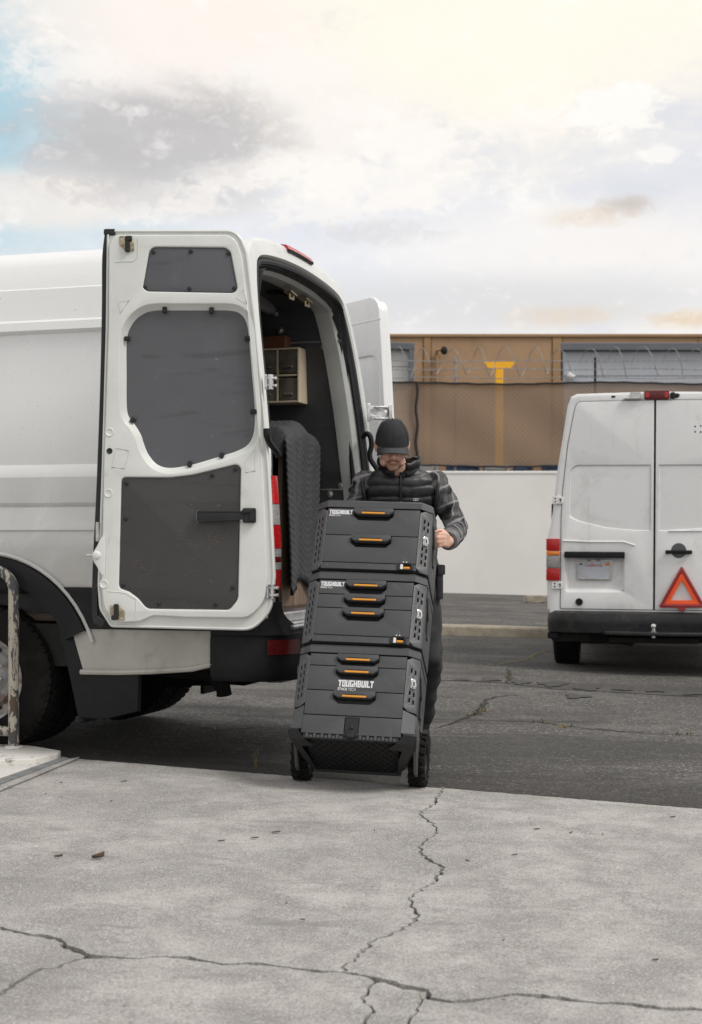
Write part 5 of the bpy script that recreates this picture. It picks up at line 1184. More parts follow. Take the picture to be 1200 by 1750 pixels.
    # side walls with carry bracket
    for sx in (1, -1):
        m = MB(); fs = lambda a, b, c: (sx * (SW / 2 + c), a, b)
        m.slab(rpoly([(.046, zr0, .008), (SD - .035, zr0, .008), (SD - .035, h - .055, .008), (.046, h - .055, .008)], 3), [rpoly([(.12, h * .34, .02), (.30, h * .34, .02), (.30, h * .60, .02), (.12, h * .60, .02)], 3)], -.009, .0035, .003, fn=fs); m.build('side_panel', M['tool_plastic'], T)
        m = MB(); zc = h * (.56 if not base else .60)
        m.slab(rpoly([(.055, zc + .10, .01), (.085, zc + .10, .01), (.20, zc + .02, .01), (.20, zc - .10, .01), (.17, zc - .10, .01), (.16, zc - .01, .01), (.055, zc + .06, .01)], 3), (), .003, .012, .003, fn=fs); m.build('side_bracket', M['tool_plastic'], T)
    # drawers
    hd = h - .052 - (.042 if not base else .120); zt = h - .052
    for i, fr_ in enumerate(drawers):
        hh = hd * fr_ ; z1 = zt; z0_ = zt - hh; zt = z0_
        w2 = FX - .004; hw = .093; dpt = min(.064, hh - .012) if hh > .08 else hh - .006
        ntch = rpoly([(-hw - .006, z1 + .01, 0), (-hw - .006, z1 - dpt * .62, .004), (-hw + .018, z1 - dpt, .004), (hw - .018, z1 - dpt, .004), (hw + .006, z1 - dpt * .62, .004), (hw + .006, z1 + .01, 0)], 2)
        o = [(-w2, z0_ + .002), (w2, z0_ + .002), (w2, z1 - .002), (hw + .006, z1 - .002), (hw + .006, z1 - dpt * .62), (hw - .018, z1 - dpt), (-hw + .018, z1 - dpt), (-hw - .006, z1 - dpt * .62), (-hw - .006, z1 - .002), (-w2, z1 - .002)]
        m = MB(); m.slab(o, (), -.020, .0035, .0016, 1, fn=ff)
        # scooped finger recess below the pull
        a0 = [(hw + .006, z1 - .003), (hw + .006, z1 - dpt * .62), (hw - .018, z1 - dpt), (-hw + .018, z1 - dpt), (-hw - .006, z1 - dpt * .62), (-hw - .006, z1 - .003)]
        m.grid([[ff(x, z, .001) for x, z in a0], [ff(x * .93, z + .012 if z < z1 - .01 else z, -.0185) for x, z in a0]])
        dw = m.build('drawer', M['tool_plastic'], T)
        m = MB(); rows = []
        pz = z1 - .003
        prof = [(-hw - .004, pz), (hw + .004, pz), (hw + .004, pz - .020), (hw - .016, pz - .034), (-hw + .016, pz - .034), (-hw - .004, pz - .020)]
        pull = rpoly([(x, z, .004) for x, z in prof], 3)[::-1]
        m.slab(pull, (), -.012, .021, .0028, 1, fn=ff); hn = m.build('drawer_handle', M['tool_plastic'], dw)
        m = MB(); m.b2((-.056, -.0235, pz - .0335), (.056, -.016, pz - .0235), .002); m.build('orange_strip', M['orange'], hn)
        m = MB(); m.b2((-.05, -.0228, pz - .0215), (.05, -.018, pz - .0185), .001); m.build('handle_groove', M['tool_dark'], hn)
        if i in logos:
            if base: logo(-.082, z0_ + .020, .165, -.0036, dw)
            else: logo(-w2 + .008, z1 - .034, .114, -.0036, dw)
    if not base:       # riveted foot strip with the orange latch
        m = MB(); m.slab(rpoly([(-FX - .0, .008, .002), (FX, .008, .002), (FX, .040, .004), (-FX, .040, .004)], 3), [rpoly([(FX - .085, .010, .003), (FX - .022, .010, .003), (FX - .022, .037, .003), (FX - .085, .037, .003)], 2)], -.018, .003, .0015, 1, fn=ff); fs_ = m.build('foot_strip', M['tool_plastic'], T)
        m = MB()
        for k in range(4): x = -FX + .03 + k * .105; m.lathe([(.0035, .003), (.003, .0048), (0, .0048)], 8, lambda a, b, c: ff(x + a, .025 + b, c))
        stuff(m.build('rivets', M['rivet'], fs_))
        xa, xb = FX - .083, FX - .020; fo = rpoly([(xa - .006, .006, .008), (xb + .006, .006, .008), (xb + .006, .046, .010), (xa - .006, .046, .010)], 3)
        m = MB(); m.slab(fo, [rpoly([(xa + .004, .012, .004), (xb - .006, .012, .004), (xb - .006, .038, .004), (xa + .004, .038, .004)], 2)], -.010, .012, .003, fn=ff); lt = m.build('latch', M['tool_dark'], T)
        m = MB(); m.b2((xa + .006, -.010, .010), (xa + .020, .006, .042), .003); m.build('latch_catch', M['logo_white'], lt)
        m = MB(); m.b2((xa + .022, -.009, .014), (xb - .008, .006, .027), .003); m.build('latch_tab', M['orange'], lt)
        m = MB(); 
        for t in (.02, .035): m.box((xa + t * 1.0, -.0042, .052), (.006, .002, .005))
        stuff(m.build('latch_marks', M['logo_white'], lt))
    return T
Z3, Z2, Z1 = 0.0, .478, .478 + .382
tool_case('tool_case', 'topmost tool case of the stack, with two equal drawers', Z1, .388, [.5, .5], [0])
tool_case('tool_case', 'middle tool case of the stack, with two thin drawers above a deep one', Z2, .380, [.26, .25, .49], [0])
t3 = tool_case('wheeled_tool_case', 'bottom tool case of the stack, tilted back on two rugged wheels', Z3, .476, [.20, .40, .40], [1], True)
# base of the wheeled case: lower armour, apron, lattice underside, wheels
ff = lambda a, b, c: (a, -c, b)
m = MB(); m.slab([(-FX, .030), (FX, .030), (FX, .1175), (-FX, .1175)], [rpoly([(-.032, .026, 0), (.032, .026, 0), (.032, .090, 0), (-.032, .090, 0)][:0] or [(-.034, .034, .004), (.034, .034, .004), (.034, .113, .004), (-.034, .113, .004)], 2)], -.02, .0035, .0015, 1, fn=ff); ap = m.build('front_apron', M['tool_plastic'], t3)
m = MB(); m.b2((-.031, -.006, .020), (.031, .0, .111), .003); m.b2((-.018, -.020, .010), (.018, -.006, .050), .005); m.ball((0, -.012, .064), (.010, .004, .010), 1); m.build('base_latch', M['tool_dark'], t3)
for sx in (1, -1):
    m = MB(); V = []
    P0 = [(FX - .002, -.0045, .162), (SW / 2 + .001, .038, .150), (SW / 2 + .003, .10, .13), (SW / 2 + .003, .20, .10)]
    P1 = [(FX - .002, -.006, .050), (SW / 2 + .004, .034, .062), (SW / 2 + .006, .10, .045), (SW / 2 + .0, .22, .03)]
    P15 = [(FX + .012, -.010, .040), (SW / 2 + .016, .022, .046), (SW / 2 + .010, .10, .030), (SW / 2 - .004, .22, .02)]
    P2 = [(FX - .020, .004, .000), (SW / 2 + .004, .030, .010), (SW / 2 - .02, .12, -.01), (SW / 2 - .05, .26, -.03)]
    P3 = [(FX - .06, .05, -.012), (SW / 2 - .05, .07, -.012), (SW / 2 - .075, .16, -.03), (SW / 2 - .09, .30, -.05)]
    m.grid([[(x * sx, y, z) for x, y, z in r_] for r_ in (P0, P1)]); m.build('lower_rail', M['tool_rail'], t3, ang=20); m = MB(); m.grid([[(x * sx, y, z) for x, y, z in r_] for r_ in (P1, P15, P2, P3)]); m.build('corner_bumper', M['tool_dark'], t3, ang=20)
    m = MB(); fs = lambda a, b, c: (sx * (SW / 2 + c), a, b)
    m.slab(rpoly([(.05, .155, .01), (.19, .155, .01), (.26, .10, .01), (.36, .17, .01), (.39, .17, .01), (.39, .05, .01), (.30, -.055, .01), (.25, -.055, .01), (.10, .06, .01), (.05, .09, .01)], 3), (), -.010, .006, .003, fn=fs); m.build('side_armour', M['tool_rail'], t3)
    c = AXL; fn = lambda a, b, cc: (sx * (.243 + cc), c.y + a, c.z + b); r = .122; wd = .072
    ty = MB(); ty.lathe([(.070, .002), (.10, -.004), (r - .014, .002), (r - .004, .014), (r - .004, wd - .014), (r - .014, wd - .002), (.10, wd + .004), (.070, wd - .002)], 40, fn)
    for k in range(18):
        for (c0, c1, off, tw) in ((-.004, .030, 0, .25), (.026, .048, .5, 0), (.044, wd + .004, 0, -.25)):
            q = 2 * math.pi * (k + off) / 18; ty.box((math.cos(q) * (r - .005), math.sin(q) * (r - .005), (c0 + c1) / 2), (.020, .024, c1 - c0), Matrix.Rotation(q, 3, 'Z') @ Matrix.Rotation(tw, 3, 'X'), .003, fn=fn)
    wh = ty.build('wheel', M['tyre'], t3); rm = MB(); rm.lathe([(.071, wd - .004), (.062, wd - .016), (.030, wd - .020), (.024, wd - .004), (0, wd - .002)], 24, fn); rm.lathe([(.071, .004), (.062, .016), (.0, .020)], 24, fn); rm.build('rim', M['tool_dark'], wh)
m = MB(); m.tube([(-.25, AXL.y, AXL.z), (.25, AXL.y, AXL.z)], .012, 10); m.build('axle', M['steel'], t3)
# underside: tapering tray with crossed ribs
bq = [(-FX + .015, .012, .012), (FX - .015, .012, .012), (.205, .330, -.030), (-.205, .330, -.030)]
m = MB(); m.add(bq + [(x, y, z + .05) for x, y, z in bq], [(0, 1, 2, 3), (7, 6, 5, 4), (0, 4, 5, 1), (1, 5, 6, 2), (2, 6, 7, 3), (3, 7, 4, 0)]); m.build('base_tray', M['tyre_deep'], t3)
def bl_(u, v): 
    a = Vector(bq[0]).lerp(Vector(bq[1]), u); b = Vector(bq[3]).lerp(Vector(bq[2]), u); return a.lerp(b, v)
m = MB(); nU = 11
def clipseg(u0, du):
    pts = []
    for k in range(41):
        v = k / 40; u = u0 + du * v
        if 0 <= u <= 1: p = bl_(u, v); pts.append((p.x, p.y + .002, p.z - .004))
    return pts
for k in range(-6, nU + 7):
    for du in (.55, -.55):
        p = clipseg(k / nU, du)
        if len(p) > 2: m.tube([p[0], p[-1]], .0032, 4)
m.tube([tuple(bl_(0, 1) + Vector((0, 0, -.004))), tuple(bl_(1, 1) + Vector((0, 0, -.004)))], .010, 6); m.build('base_lattice', M['tool_dark'], t3)
m = MB()
for k in range(24):
    u = (k + .5) / 24; x = -FX + .02 + (2 * FX - .04) * u
    if abs(x) > .04: m.b2((x - .0065, -.004, .008), (x + .0065, .010, .030 - .008 * (k % 2)), .002)
stuff(m.build('comb_ribs', M['tool_plastic'], t3))
m = MB(); m.b2((-FX + .008, .001, .004), (FX - .008, .012, .030), .003); m.build('comb_ledge', M['tool_dark'], t3)
# ------------------------------------------------------------------ the man behind the stack
def remesh(mb, voxel, smooth=4, factor=.5):
    me = mb.mesh('tmp', M['skin']); o = bpy.data.objects.new('tmp', me); col.objects.link(o)
    rm = o.modifiers.new('r', 'REMESH'); rm.mode = 'VOXEL'; rm.voxel_size = voxel; rm.use_smooth_shade = True
    if smooth: sm = o.modifiers.new('s', 'SMOOTH'); sm.iterations = smooth; sm.factor = factor
    dg = bpy.context.evaluated_depsgraph_get(); ev = o.evaluated_get(dg); out = bpy.data.meshes.new_from_object(ev)
    bpy.data.objects.remove(o); bpy.data.meshes.remove(me); return out
def limb(mb, pts, n=14):           # [(point, radius)...] tapering, with a ball at each joint
    P = [p for p, r in pts]; r = [q for p, q in pts]
    mb.tube([tuple(p) for p in P], r, n)
    for p, q in pts: mb.ball(tuple(p), q * .995, 2)
gx = lambda x: G(x) - .012
man = thing('person', 'man in black cap, quilted vest and plaid shirt steadying the tilted stack of tool cases', 'person', (.28, 8.2, gx(.28)))
HO = Vector((.213, 7.85, 1.662)); HR = rz(R(3)) @ rx_(R(20))
hd = lambda x, y, z: tuple(HO + HR @ Vector((x, y, z)))
SHL, ELL, WRL = Vector((.440, 7.98, 1.470)), Vector((.560, 8.03, 1.235)), Vector((.486, 7.640, 1.160))
SHR, ELR, WRR = Vector((.075, 7.98, 1.470)), Vector((-.010, 8.08, 1.235)), Vector((.045, 7.93, 1.165))
HPL, KNL, ANL = Vector((.375, 8.27, .965)), Vector((.425, 8.30, .54)), Vector((.405, 8.74, .155))
HPR, KNR, ANR = Vector((.165, 8.27, .965)), Vector((.130, 8.10, .52)), Vector((.125, 8.20, gx(.125) + .095))
b = MB()
# head
def hball(c, r, rot=None): b.ball(c, r, 3, rot, fn=hd)
hball((0, .008, .025), (.076, .096, .098)); hball((0, -.035, -.045), (.060, .062, .075)); hball((0, -.068, -.098), (.030, .026, .024)); hball((0, -.055, -.075), (.044, .040, .035))
for s_ in (-1, 1):
    hball((s_ * .040, -.060, -.035), (.026, .024, .024)); hball((s_ * .045, -.035, -.080), (.022, .040, .026)); hball((s_ * .032, -.074, .002), (.022, .014, .009))
    hball((s_ * .080, .012, -.012), (.010, .020, .034)); hball((s_ * .086, .022, -.004), (.008, .014, .024)); hball((s_ * .014, -.098, -.040), (.010, .010, .008))
b.tube([hd(0, -.088, .005), hd(0, -.104, -.022), hd(0, -.114, -.038)], [.010, .012, .014], 10); hball((0, -.108, -.040), (.014, .014, .011))
hball((0, -.093, -.066), (.021, .010, .006)); hball((0, -.090, -.077), (.018, .010, .006))
neck0, neck1 = Vector((.255, 7.985, 1.46)), Vector(hd(0, .02, -.06)); limb(b, [(neck0, .070), (neck1, .058)])
# trunk, arms, legs
b.ball((.258, 8.025, 1.36), (.145, .080, .17), 3); b.ball((.265, 8.15, 1.14), (.110, .055, .20), 3); b.ball((.27, 8.26, .98), (.115, .06, .10), 3)
limb(b, [(Vector((.258, 8.0, 1.45)), .075), (SHL, .060), (ELL, .044), (WRL, .029)]); limb(b, [(Vector((.258, 8.0, 1.45)), .075), (SHR, .060), (ELR, .044), (WRR, .029)])
limb(b, [(HPL, .074), (KNL, .056), (ANL, .036)]); limb(b, [(HPR, .074), (KNR, .056), (ANR, .036)])
limb(b, [(ANL, .036)] + [(ANL + rx_(R(34)) @ Vector(q), r_) for q, r_ in (((0, -.06, -.055), .026), ((0, -.13, -.066), .022))]); limb(b, [(ANR, .036)] + [(ANR + Vector(q), r_) for q, r_ in (((0, -.06, -.055), .026), ((0, -.13, -.066), .022))])
# hands: palm, four fingers curled over the case edge, thumb
def hand(wr, fwd, up, side, curl=1.0):
    """fwd along the palm, up = back of the hand, side = towards the thumb"""
    fwd, up, side = fwd.normalized(), up.normalized(), side.normalized()
    q = lambda f, s_, u: wr + fwd * f + side * s_ + up * u
    for s_ in (-.026, -.009, .009, .026): limb(b, [(q(.005, s_ * .7, 0), .017), (q(.085, s_, .004), .0135)], 8)
    for s_, ln, f0 in ((.029, .92, .086), (.010, 1.0, .092), (-.010, .95, .088), (-.028, .76, .080)):
        a0, a1, a2 = .045 * ln, .030 * ln, .022 * ln; p0 = q(f0, s_, .004); p1 = q(f0 + a0 * math.cos(.55 * curl), s_ * 1.05, .004 - a0 * math.sin(.55 * curl)); p2 = p1 + fwd * a1 * math.cos(1.45 * curl) - up * a1 * math.sin(1.45 * curl); p3 = p2 + fwd * a2 * math.cos(2.0 * curl) - up * a2 * math.sin(2.0 * curl)
        limb(b, [(p0, .0108), (p1, .0098), (p2, .0088), (p3, .0078)], 8)
    limb(b, [(q(.022, .030, -.004), .015), (q(.055, .052, -.016), .012), (q(.082, .056, -.034), .0105), (q(.100, .050, -.048), .009)], 8)
grip = s2w((SW / 2, .13, Z1 + .215))
fw = (grip - WRL); fw = Vector((-.62, -.55, .10))
hand(WRL, Vector((-.30, -.92, .12)), Vector((.80, -.30, .25)), Vector((.12, .05, .98)), 1.05)
hand(WRR, Vector((.30, -.80, -.2)), Vector((-.2, -.3, .9)), Vector((.9, .2, .2)), 1.0)
body_me = remesh(b, .0055, 3, .45); body_me.materials.clear(); body_me.materials.append(M['skin'])
pbody = link('body', body_me, man, True)
# brows, lids and lips
m = MB()
for s_ in (-1, 1): m.tube([hd(s_ * .014, -.088, -.002), hd(s_ * .034, -.088, .003), hd(s_ * .054, -.074, -.001)], [.003, .004, .003], 6)
m.build('eyebrows', M['beard'], pbody, True)
m = MB()
for s_ in (-1, 1): m.ball((s_ * .032, -.080, -.012), (.013, .010, .007), 2, fn=hd)
m.build('eyelids', M['skin'], pbody, True)
m = MB(); m.tube([hd(-.021, -.096, -.0715), hd(-.010, -.102, -.071), hd(0, -.103, -.072), hd(.010, -.102, -.071), hd(.021, -.096, -.0715)], [.003, .0045, .005, .0045, .003], 6); m.build('lips', simple('lips', (.38, .16, .13), .5), pbody, True)
# stubble: a thin shell over jaw and lip
m = MB(); rows = []
for i in range(15):
    a = -1.35 + 2.7 * i / 14; row = []
    for k, z in enumerate((-.050, -.066, -.082, -.098, -.114, -.124)):
        w_ = (.0665, .0655, .062, .054, .042, .026)[k]; f = (.094, .0985, .100, .0985, .094, .080)[k]
        yb = .020; w_ += .003; f += .002; x = w_ * math.sin(a); y = yb - (f + yb) * math.cos(a) * (1 if abs(a) < 1.2 else .98)
        row.append(hd(x, y * .985 - .0015, z + (.012 * abs(a) if k == 0 else 0)))
    rows.append(row)
sub = [r_ for r_ in rows]
t = NT('stubble'); trn = t.n('ShaderNodeBsdfTransparent'); ms = t.n('ShaderNodeMixShader'); t.l(t.rng(t.noise(700, 2, .5), .30, .70, .06, .42), ms.inputs[0]); t.l(trn.outputs[0], ms.inputs[1]); t.l(t.p.outputs[0], ms.inputs[2]); t.l(ms.outputs[0], t.out.inputs[0]); M['stubble'] = t.fin((.12, .065, .040), .9)
m.grid(sub); m.build('beard', M['stubble'], pbody, True)
m = MB(); m.tube([hd(-.030, -.090, -.068), hd(-.016, -.101, -.058), hd(0, -.105, -.056), hd(.016, -.101, -.058), hd(.030, -.090, -.068)], [.004, .006, .006, .006, .004], 6); m.build('moustache', M['stubble'], pbody, True)
# hair at the temples and nape
m = MB()
for s_ in (-1, 1): m.ball((s_ * .070, .022, .010), (.013, .042, .036), 2, fn=hd)
m.ball((0, .062, -.015), (.066, .046, .050), 3, fn=hd); m.build('hair', M['hair'], pbody, True)
# cap: six stitched panels, button and curved brim
cap_c = (0, .008, .022); CR = (.0885, .113, .128)
m = MB(); rows = []
for i in range(15):
    e = R(90) * i / 14; row = []
    for k in range(48):
        a = 2 * math.pi * k / 48; sq = 1 + .035 * math.cos(e) ** 2 * (math.sin(e) > 0); gr = 1 - .010 * max(0, 1 - abs(((k + 4) % 8) - 4) / 0.9) * math.cos(e) ** .5 * (i > 0)
        r_ = math.cos(e) ** .80; row.append(hd(cap_c[0] + CR[0] * r_ * math.sin(a) * gr, cap_c[1] - CR[1] * r_ * math.cos(a) * gr, cap_c[2] - .018 + .018 * math.cos(a) * .2 + CR[2] * math.sin(e) ** .95))
    rows.append(row)
m.grid(rows, closed=True); capo = m.build('cap', M['cap'], man, True, ang=180)
m = MB(); m.ball((0, cap_c[1], cap_c[2] - .018 + CR[2]), (.008, .008, .005), 2, fn=hd); m.build('button', M['cap'], capo, True)
m = MB()
for k in range(6):
    a = 2 * math.pi * (k + .5) / 6
    if True: m.tube([hd(CR[0] * 1.004 * math.cos(e) ** .8 * math.sin(a - R(30)), cap_c[1] - CR[1] * 1.004 * math.cos(e) ** .8 * math.cos(a - R(30)), cap_c[2] - .0165 + CR[2] * 1.004 * math.sin(e) ** .95) for e in [R(90) * j / 12 for j in range(12)]], .0016, 4)
stuff(m.build('cap_seams', M['cap'], capo, True))
m = MB()
for s_ in (-1, 1):
    a = R(28) * s_; e = R(52); c_ = (CR[0] * 1.012 * math.cos(e) ** .8 * math.sin(a), cap_c[1] - CR[1] * 1.012 * math.cos(e) ** .8 * math.cos(a), cap_c[2] - .018 + CR[2] * math.sin(e) ** .95); m.ball(c_, (.0045, .004, .0045), 1, fn=hd)
stuff(m.build('eyelets', M['rubber'], capo, True))
m = MB()
def brim_pt(u, v, d):
    a = u * R(64); x0, y0 = CR[0] * .99 * math.sin(a), cap_c[1] - CR[1] * .99 * math.cos(a)
    ext = .052 * (math.cos(u * math.pi / 2 * .93) ** .55); x = x0 * (1 + .02 * v); y = y0 - ext * v
    z = cap_c[2] - .016 + .006 - .018 * v - .045 * (u * u) * (.35 + .65 * v) * 1.0 + .006 * v
    return hd(x, y, z + d)
m.grid([[brim_pt(-1 + 2 * i / 24, k / 7, .0) for i in range(25)] for k in range(8)]); br = m.build('brim', M['brim'], capo, True, ang=180)
so = br.modifiers.new('thick', 'SOLIDIFY'); so.thickness = .004; so.offset = 0
# vest: quilted rings round the trunk
spine = [(1.00, .27, 8.24, .172, .135), (1.06, .268, 8.20, .168, .132), (1.14, .265, 8.15, .170, .132), (1.22, .262, 8.10, .180, .135), (1.30, .260, 8.05, .192, .138), (1.38, .258, 8.015, .203, .136), (1.44, .257, 7.995, .206, .126), (1.48, .256, 7.985, .196, .112), (1.515, .256, 7.98, .165, .095), (1.54, .255, 7.975, .118, .082), (1.555, .254, 7.97, .092, .078)]
def spl(z):
    for a, c in zip(spine, spine[1:]):
        if a[0] <= z <= c[0]: t = (z - a[0]) / (c[0] - a[0]); return [a[i] + (c[i] - a[i]) * t for i in range(5)]
    return spine[-1]
m = MB(); rows = []; rnd = random.Random(4)
zs = [1.0 + .555 * i / 110 for i in range(111)]; pitch = .056
for i, z in enumerate(zs):
    _, cx, cy, a, c = spl(z); row = []
    for k in range(96):
        q = 2 * math.pi * k / 96; bz_ = z + .010 * math.cos(q) ** 2 + .004 * math.sin(q * 5)
        pf = abs(math.sin(math.pi * bz_ / pitch)) ** .55; pf *= .012 * (1 - max(0, (z - 1.49)) / .08); wr_ = .0050 * noise.noise((math.sin(q) * 9 + math.floor(bz_ / pitch) * 5.1, math.cos(q) * 9, z * 16)) + .0035 * noise.noise((math.sin(q) * 26, math.cos(q) * 26 + 7, z * 30))
        zipg = -.008 * max(0, 1 - abs(math.sin(q)) / .05) * (math.cos(q) > 0); ex = 2.4
        sx_, sy_ = math.sin(q), math.cos(q); r_ = (abs(sx_) ** ex + abs(sy_) ** ex) ** (-1 / ex) * (1 + (pf + wr_ + zipg - .006) / a)
        row.append((cx + a * r_ * sx_, cy - c * r_ * sy_, z - .008 * (1 if z < 1.01 else 0)))
    rows.append(row)
m.grid(rows, closed=True); vest = m.build('vest', M['vest'], man, True, ang=180)
m = MB(); rows = []                     # stand collar, open at the throat
for i in range(9):
    t = i / 8; row = []
    for k in range(57):
        a = R(16) + R(328) * k / 56; r0 = .088 + .010 * t + .008 * abs(math.sin(math.pi * (t * 2.0))) ; z = 1.512 + .092 * t - .040 * max(0, math.cos(a)) * (.5 + .5 * t) ** 1; row.append((.252 + r0 * 1.06 * math.sin(a), 7.955 + .02 * (1 - t) - r0 * 1.02 * math.cos(a) - .012 * t, z + .004 * math.sin(a * 9)))
    rows.append(row)
m.grid(rows); cl = m.build('collar', M['vest'], vest, True, ang=180); so = cl.modifiers.new('thick', 'SOLIDIFY'); so.thickness = .016; so.offset = 0
def vfront(x, z):
    _, cx, cy, a, c = spl(z); u = min(.99, abs(x - cx) / a); return cy - c * (1 - u ** 2.4) ** (1 / 2.4) - .012
m = MB(); m.tube([(.257, vfront(.257, z) + .003, z) for z in [1.05 + .47 * k / 20 for k in range(21)]], .006, 6); m.build('zip', M['rubber'], vest, True)
m = MB(); m.box((.257, vfront(.257, 1.36) - .006, 1.36), (.010, .008, .018), None, .002); m.build('zip_pull', M['chrome'], vest, True)
zc, xc = 1.378, .335; yl = vfront(xc, zc) - .004; m = MB(); m.slab(rpoly([(-.015, -.007, .006), (.015, -.007, .006), (.015, .007, .006), (-.015, .007, .006)], 3), [circ(-.007, 0, .004, 8), circ(.007, 0, .004, 8)], 0, .003, .0005, 1, fn=lambda a, b_, c: (xc + a, yl - c, zc + b_)); m.build('chest_badge', M['steel'], vest, True)
for s_ in (-1, 1):                      # bound armholes
    m = MB(); c0 = Vector((.257 + s_ * .192, 7.992, 1.425)); m.tube([tuple(c0 + Vector((s_ * .012 * math.cos(a) , .082 * math.sin(a), .098 * math.cos(a)))) for a in [2 * math.pi * k / 32 for k in range(32)]], .010, 8, closed=True); m.build('armhole_binding', M['vest'], vest, True)
# shirt: sleeves and body under the vest
b = MB()
def sleeve(sh, el, wr):
    d1, d2 = (el - sh), (wr - el)
    limb(b, [(Vector((.258 + (.06 if sh.x > .258 else -.06), 7.99, 1.44)), .085), (sh, .073), (sh + d1 * .5, .066), (el, .060), (el + d2 * .45, .056), (el + d2 * .84, .047)], 18)
    for t, r_ in ((.15, .078), (.42, .072), (.70, .068), (.92, .068)): b.ball(tuple(sh + d1 * t + Vector((0, 0, -.004))), (r_, r_, r_ * .45), 2)
    for t, r_ in ((.12, .064), (.38, .062), (.62, .058)): b.ball(tuple(el + d2 * t + Vector((0, .0, -.008))), (r_ * .98, r_ * .5, r_ * 1.02), 2)
sleeve(SHL, ELL, WRL); sleeve(SHR, ELR, WRR)
b.ball((.26, 8.03, 1.34), (.17, .11, .16), 3)
me = remesh(b, .008, 5, .5)
for v in me.vertices: v.co += Vector((noise.noise(v.co * 14), noise.noise(v.co * 14 + Vector((5, 0, 0))), noise.noise(v.co * 14 + Vector((0, 9, 0))))) * .010 + Vector((noise.noise(v.co * 38), 0, noise.noise(v.co * 38 + Vector((3, 3, 3))))) * .004
me.materials.clear(); me.materials.append(M['plaid']); shirt = link('shirt', me, man, True)
for wr, el in ((WRL, ELL), (WRR, ELR)):
    d = (wr - el).normalized(); L0 = (wr - el).length; m = MB(); m.tube([tuple(el + d * (L0 * t)) for t in (.76, .80, .92, .955, .955, .90)], [.046, .052, .050, .047, .036, .034], 20, cap=False); m.build('cuff', M['cuff'], shirt, True)
# trousers with cargo pocket, boots
b = MB(); b.ball((.27, 8.25, .99), (.172, .140, .12), 3); b.ball((.268, 8.225, 1.06), (.160, .115, .10), 3)
for hp_, kn, an in ((HPL, KNL, ANL), (HPR, KNR, ANR)):
    limb(b, [(hp_ + Vector((0, 0, .06)), .110), (hp_ - Vector((0, 0, .10)), .108), (hp_.lerp(kn, .6), .090), (kn, .078), (kn.lerp(an, .4), .076), (kn.lerp(an, 1.02), .068)], 18)
    for t in (.70, .80, .90): p = kn.lerp(an, t); b.ball(tuple(p), (.072, .072, .022), 2)
me = remesh(b, .010, 4, .5)
for v in me.vertices: v.co += Vector((noise.noise(v.co * 11), noise.noise(v.co * 11 + Vector((5, 0, 0))), noise.noise(v.co * 11 + Vector((0, 9, 0))))) * .012
me.materials.clear(); me.materials.append(M['trousers']); tr = link('trousers', me, man, True)
m = MB(); m.box((HPL.x + .098, 8.27, .93), (.035, .15, .16), rz(R(6)), .010, 2); m.box((HPL.x + .104, 8.27, 1.01), (.042, .165, .055), rz(R(6)), .008, 2); m.build('cargo_pocket', M['trousers'], tr, True)
for an, pitch_ in ((ANL, R(34)), (ANR, 0.0)):
    rot = rx_(pitch_); f3 = lambda x, y, z: tuple(an + rot @ Vector((x, y, z)))
    b = MB(); b.tube([f3(0, .0, .10), f3(0, .005, .02), f3(0, .0, -.03)], [.056, .055, .052], 16); b.ball((0, .012, -.045), (.046, .055, .045), 3, fn=f3); b.ball((0, -.03, -.022), (.050, .065, .048), 3, fn=f3); b.ball((0, .0, .03), (.056, .058, .09), 3, fn=f3); b.ball((0, -.07, -.055), (.048, .095, .040), 3, fn=f3); b.ball((0, -.13, -.062), (.048, .062, .034), 3, fn=f3)
    me = remesh(b, .007, 3); me.materials.clear(); me.materials.append(M['boot']); bo = link('boot', me, man, True)
    m = MB(); out = [(x * 1.06, y) for x, y in spline([(-.046, .03), (-.04, .062), (0, .072), (.04, .062), (.046, .03), (.042, -.04), (.052, -.12), (.040, -.18), (0, -.200), (-.040, -.18), (-.052, -.12), (-.042, -.04)], 4)]
    m.slab(out, (), -.097, -.078, .004, fn=f3)
    for k in range(8): m.b2((-.046, .045 - .03 * k, -.104), (.046, .06 - .03 * k, -.096), .001, fn=f3)
    m.build('sole', M['rubber'], bo, True)
# ------------------------------------------------------------------ handrail, painted kerb end, litter
gp = lambda x, y, dz=0.0: ground_at(x, y, dz)
lv = lambda p, z: (p[0], p[1], -.03 * max(-2.2, p[0]) + z)
kb = thing('painted_kerb', 'chipped white painted kerb end under the rusty handrail', 'kerb', tuple(gp(20, 1300)))
m = MB(); o = [tuple(gp(*p)[:2]) for p in ((-260, 1268), (0, 1283), (60, 1289), (104, 1297), (98, 1303), (60, 1311), (0, 1314), (-260, 1312))]
m.slab(o[::-1], (), 0, .035, .006, 2, fn=lambda a, b, c: (a, b, -.03 * a + .008 + c)); m.build('kerb_top', M['chipped_white'], kb, True)
m = MB(); o = [tuple(gp(*p)[:2]) for p in ((-260, 1311), (0, 1313.5), (60, 1310.5), (97, 1303), (106, 1302), (0, 1339), (-260, 1430))]
m.slab(o[::-1], (), 0, .008, .002, 1, fn=lambda a, b, c: (a, b, -.03 * a + .0135 + c)); m.build('painted_pad', M['chipped_white'], kb, True)
m = MB(); o = [tuple(gp(*p)[:2]) for p in ((-260, 1431), (0, 1340), (107, 1302), (116, 1304), (0, 1349), (-260, 1447))]
m.slab(o[::-1], (), 0, .014, .003, 1, fn=lambda a, b, c: (a, b, -.03 * a + .0135 + c)); m.build('steel_edging', M['galv'], kb, True)
m = MB(); o = [tuple(gp(*p)[:2]) for p in ((-260, 1447.5), (0, 1349.5), (116, 1304.5), (136, 1300.5), (60, 1333), (0, 1358), (-260, 1462))]
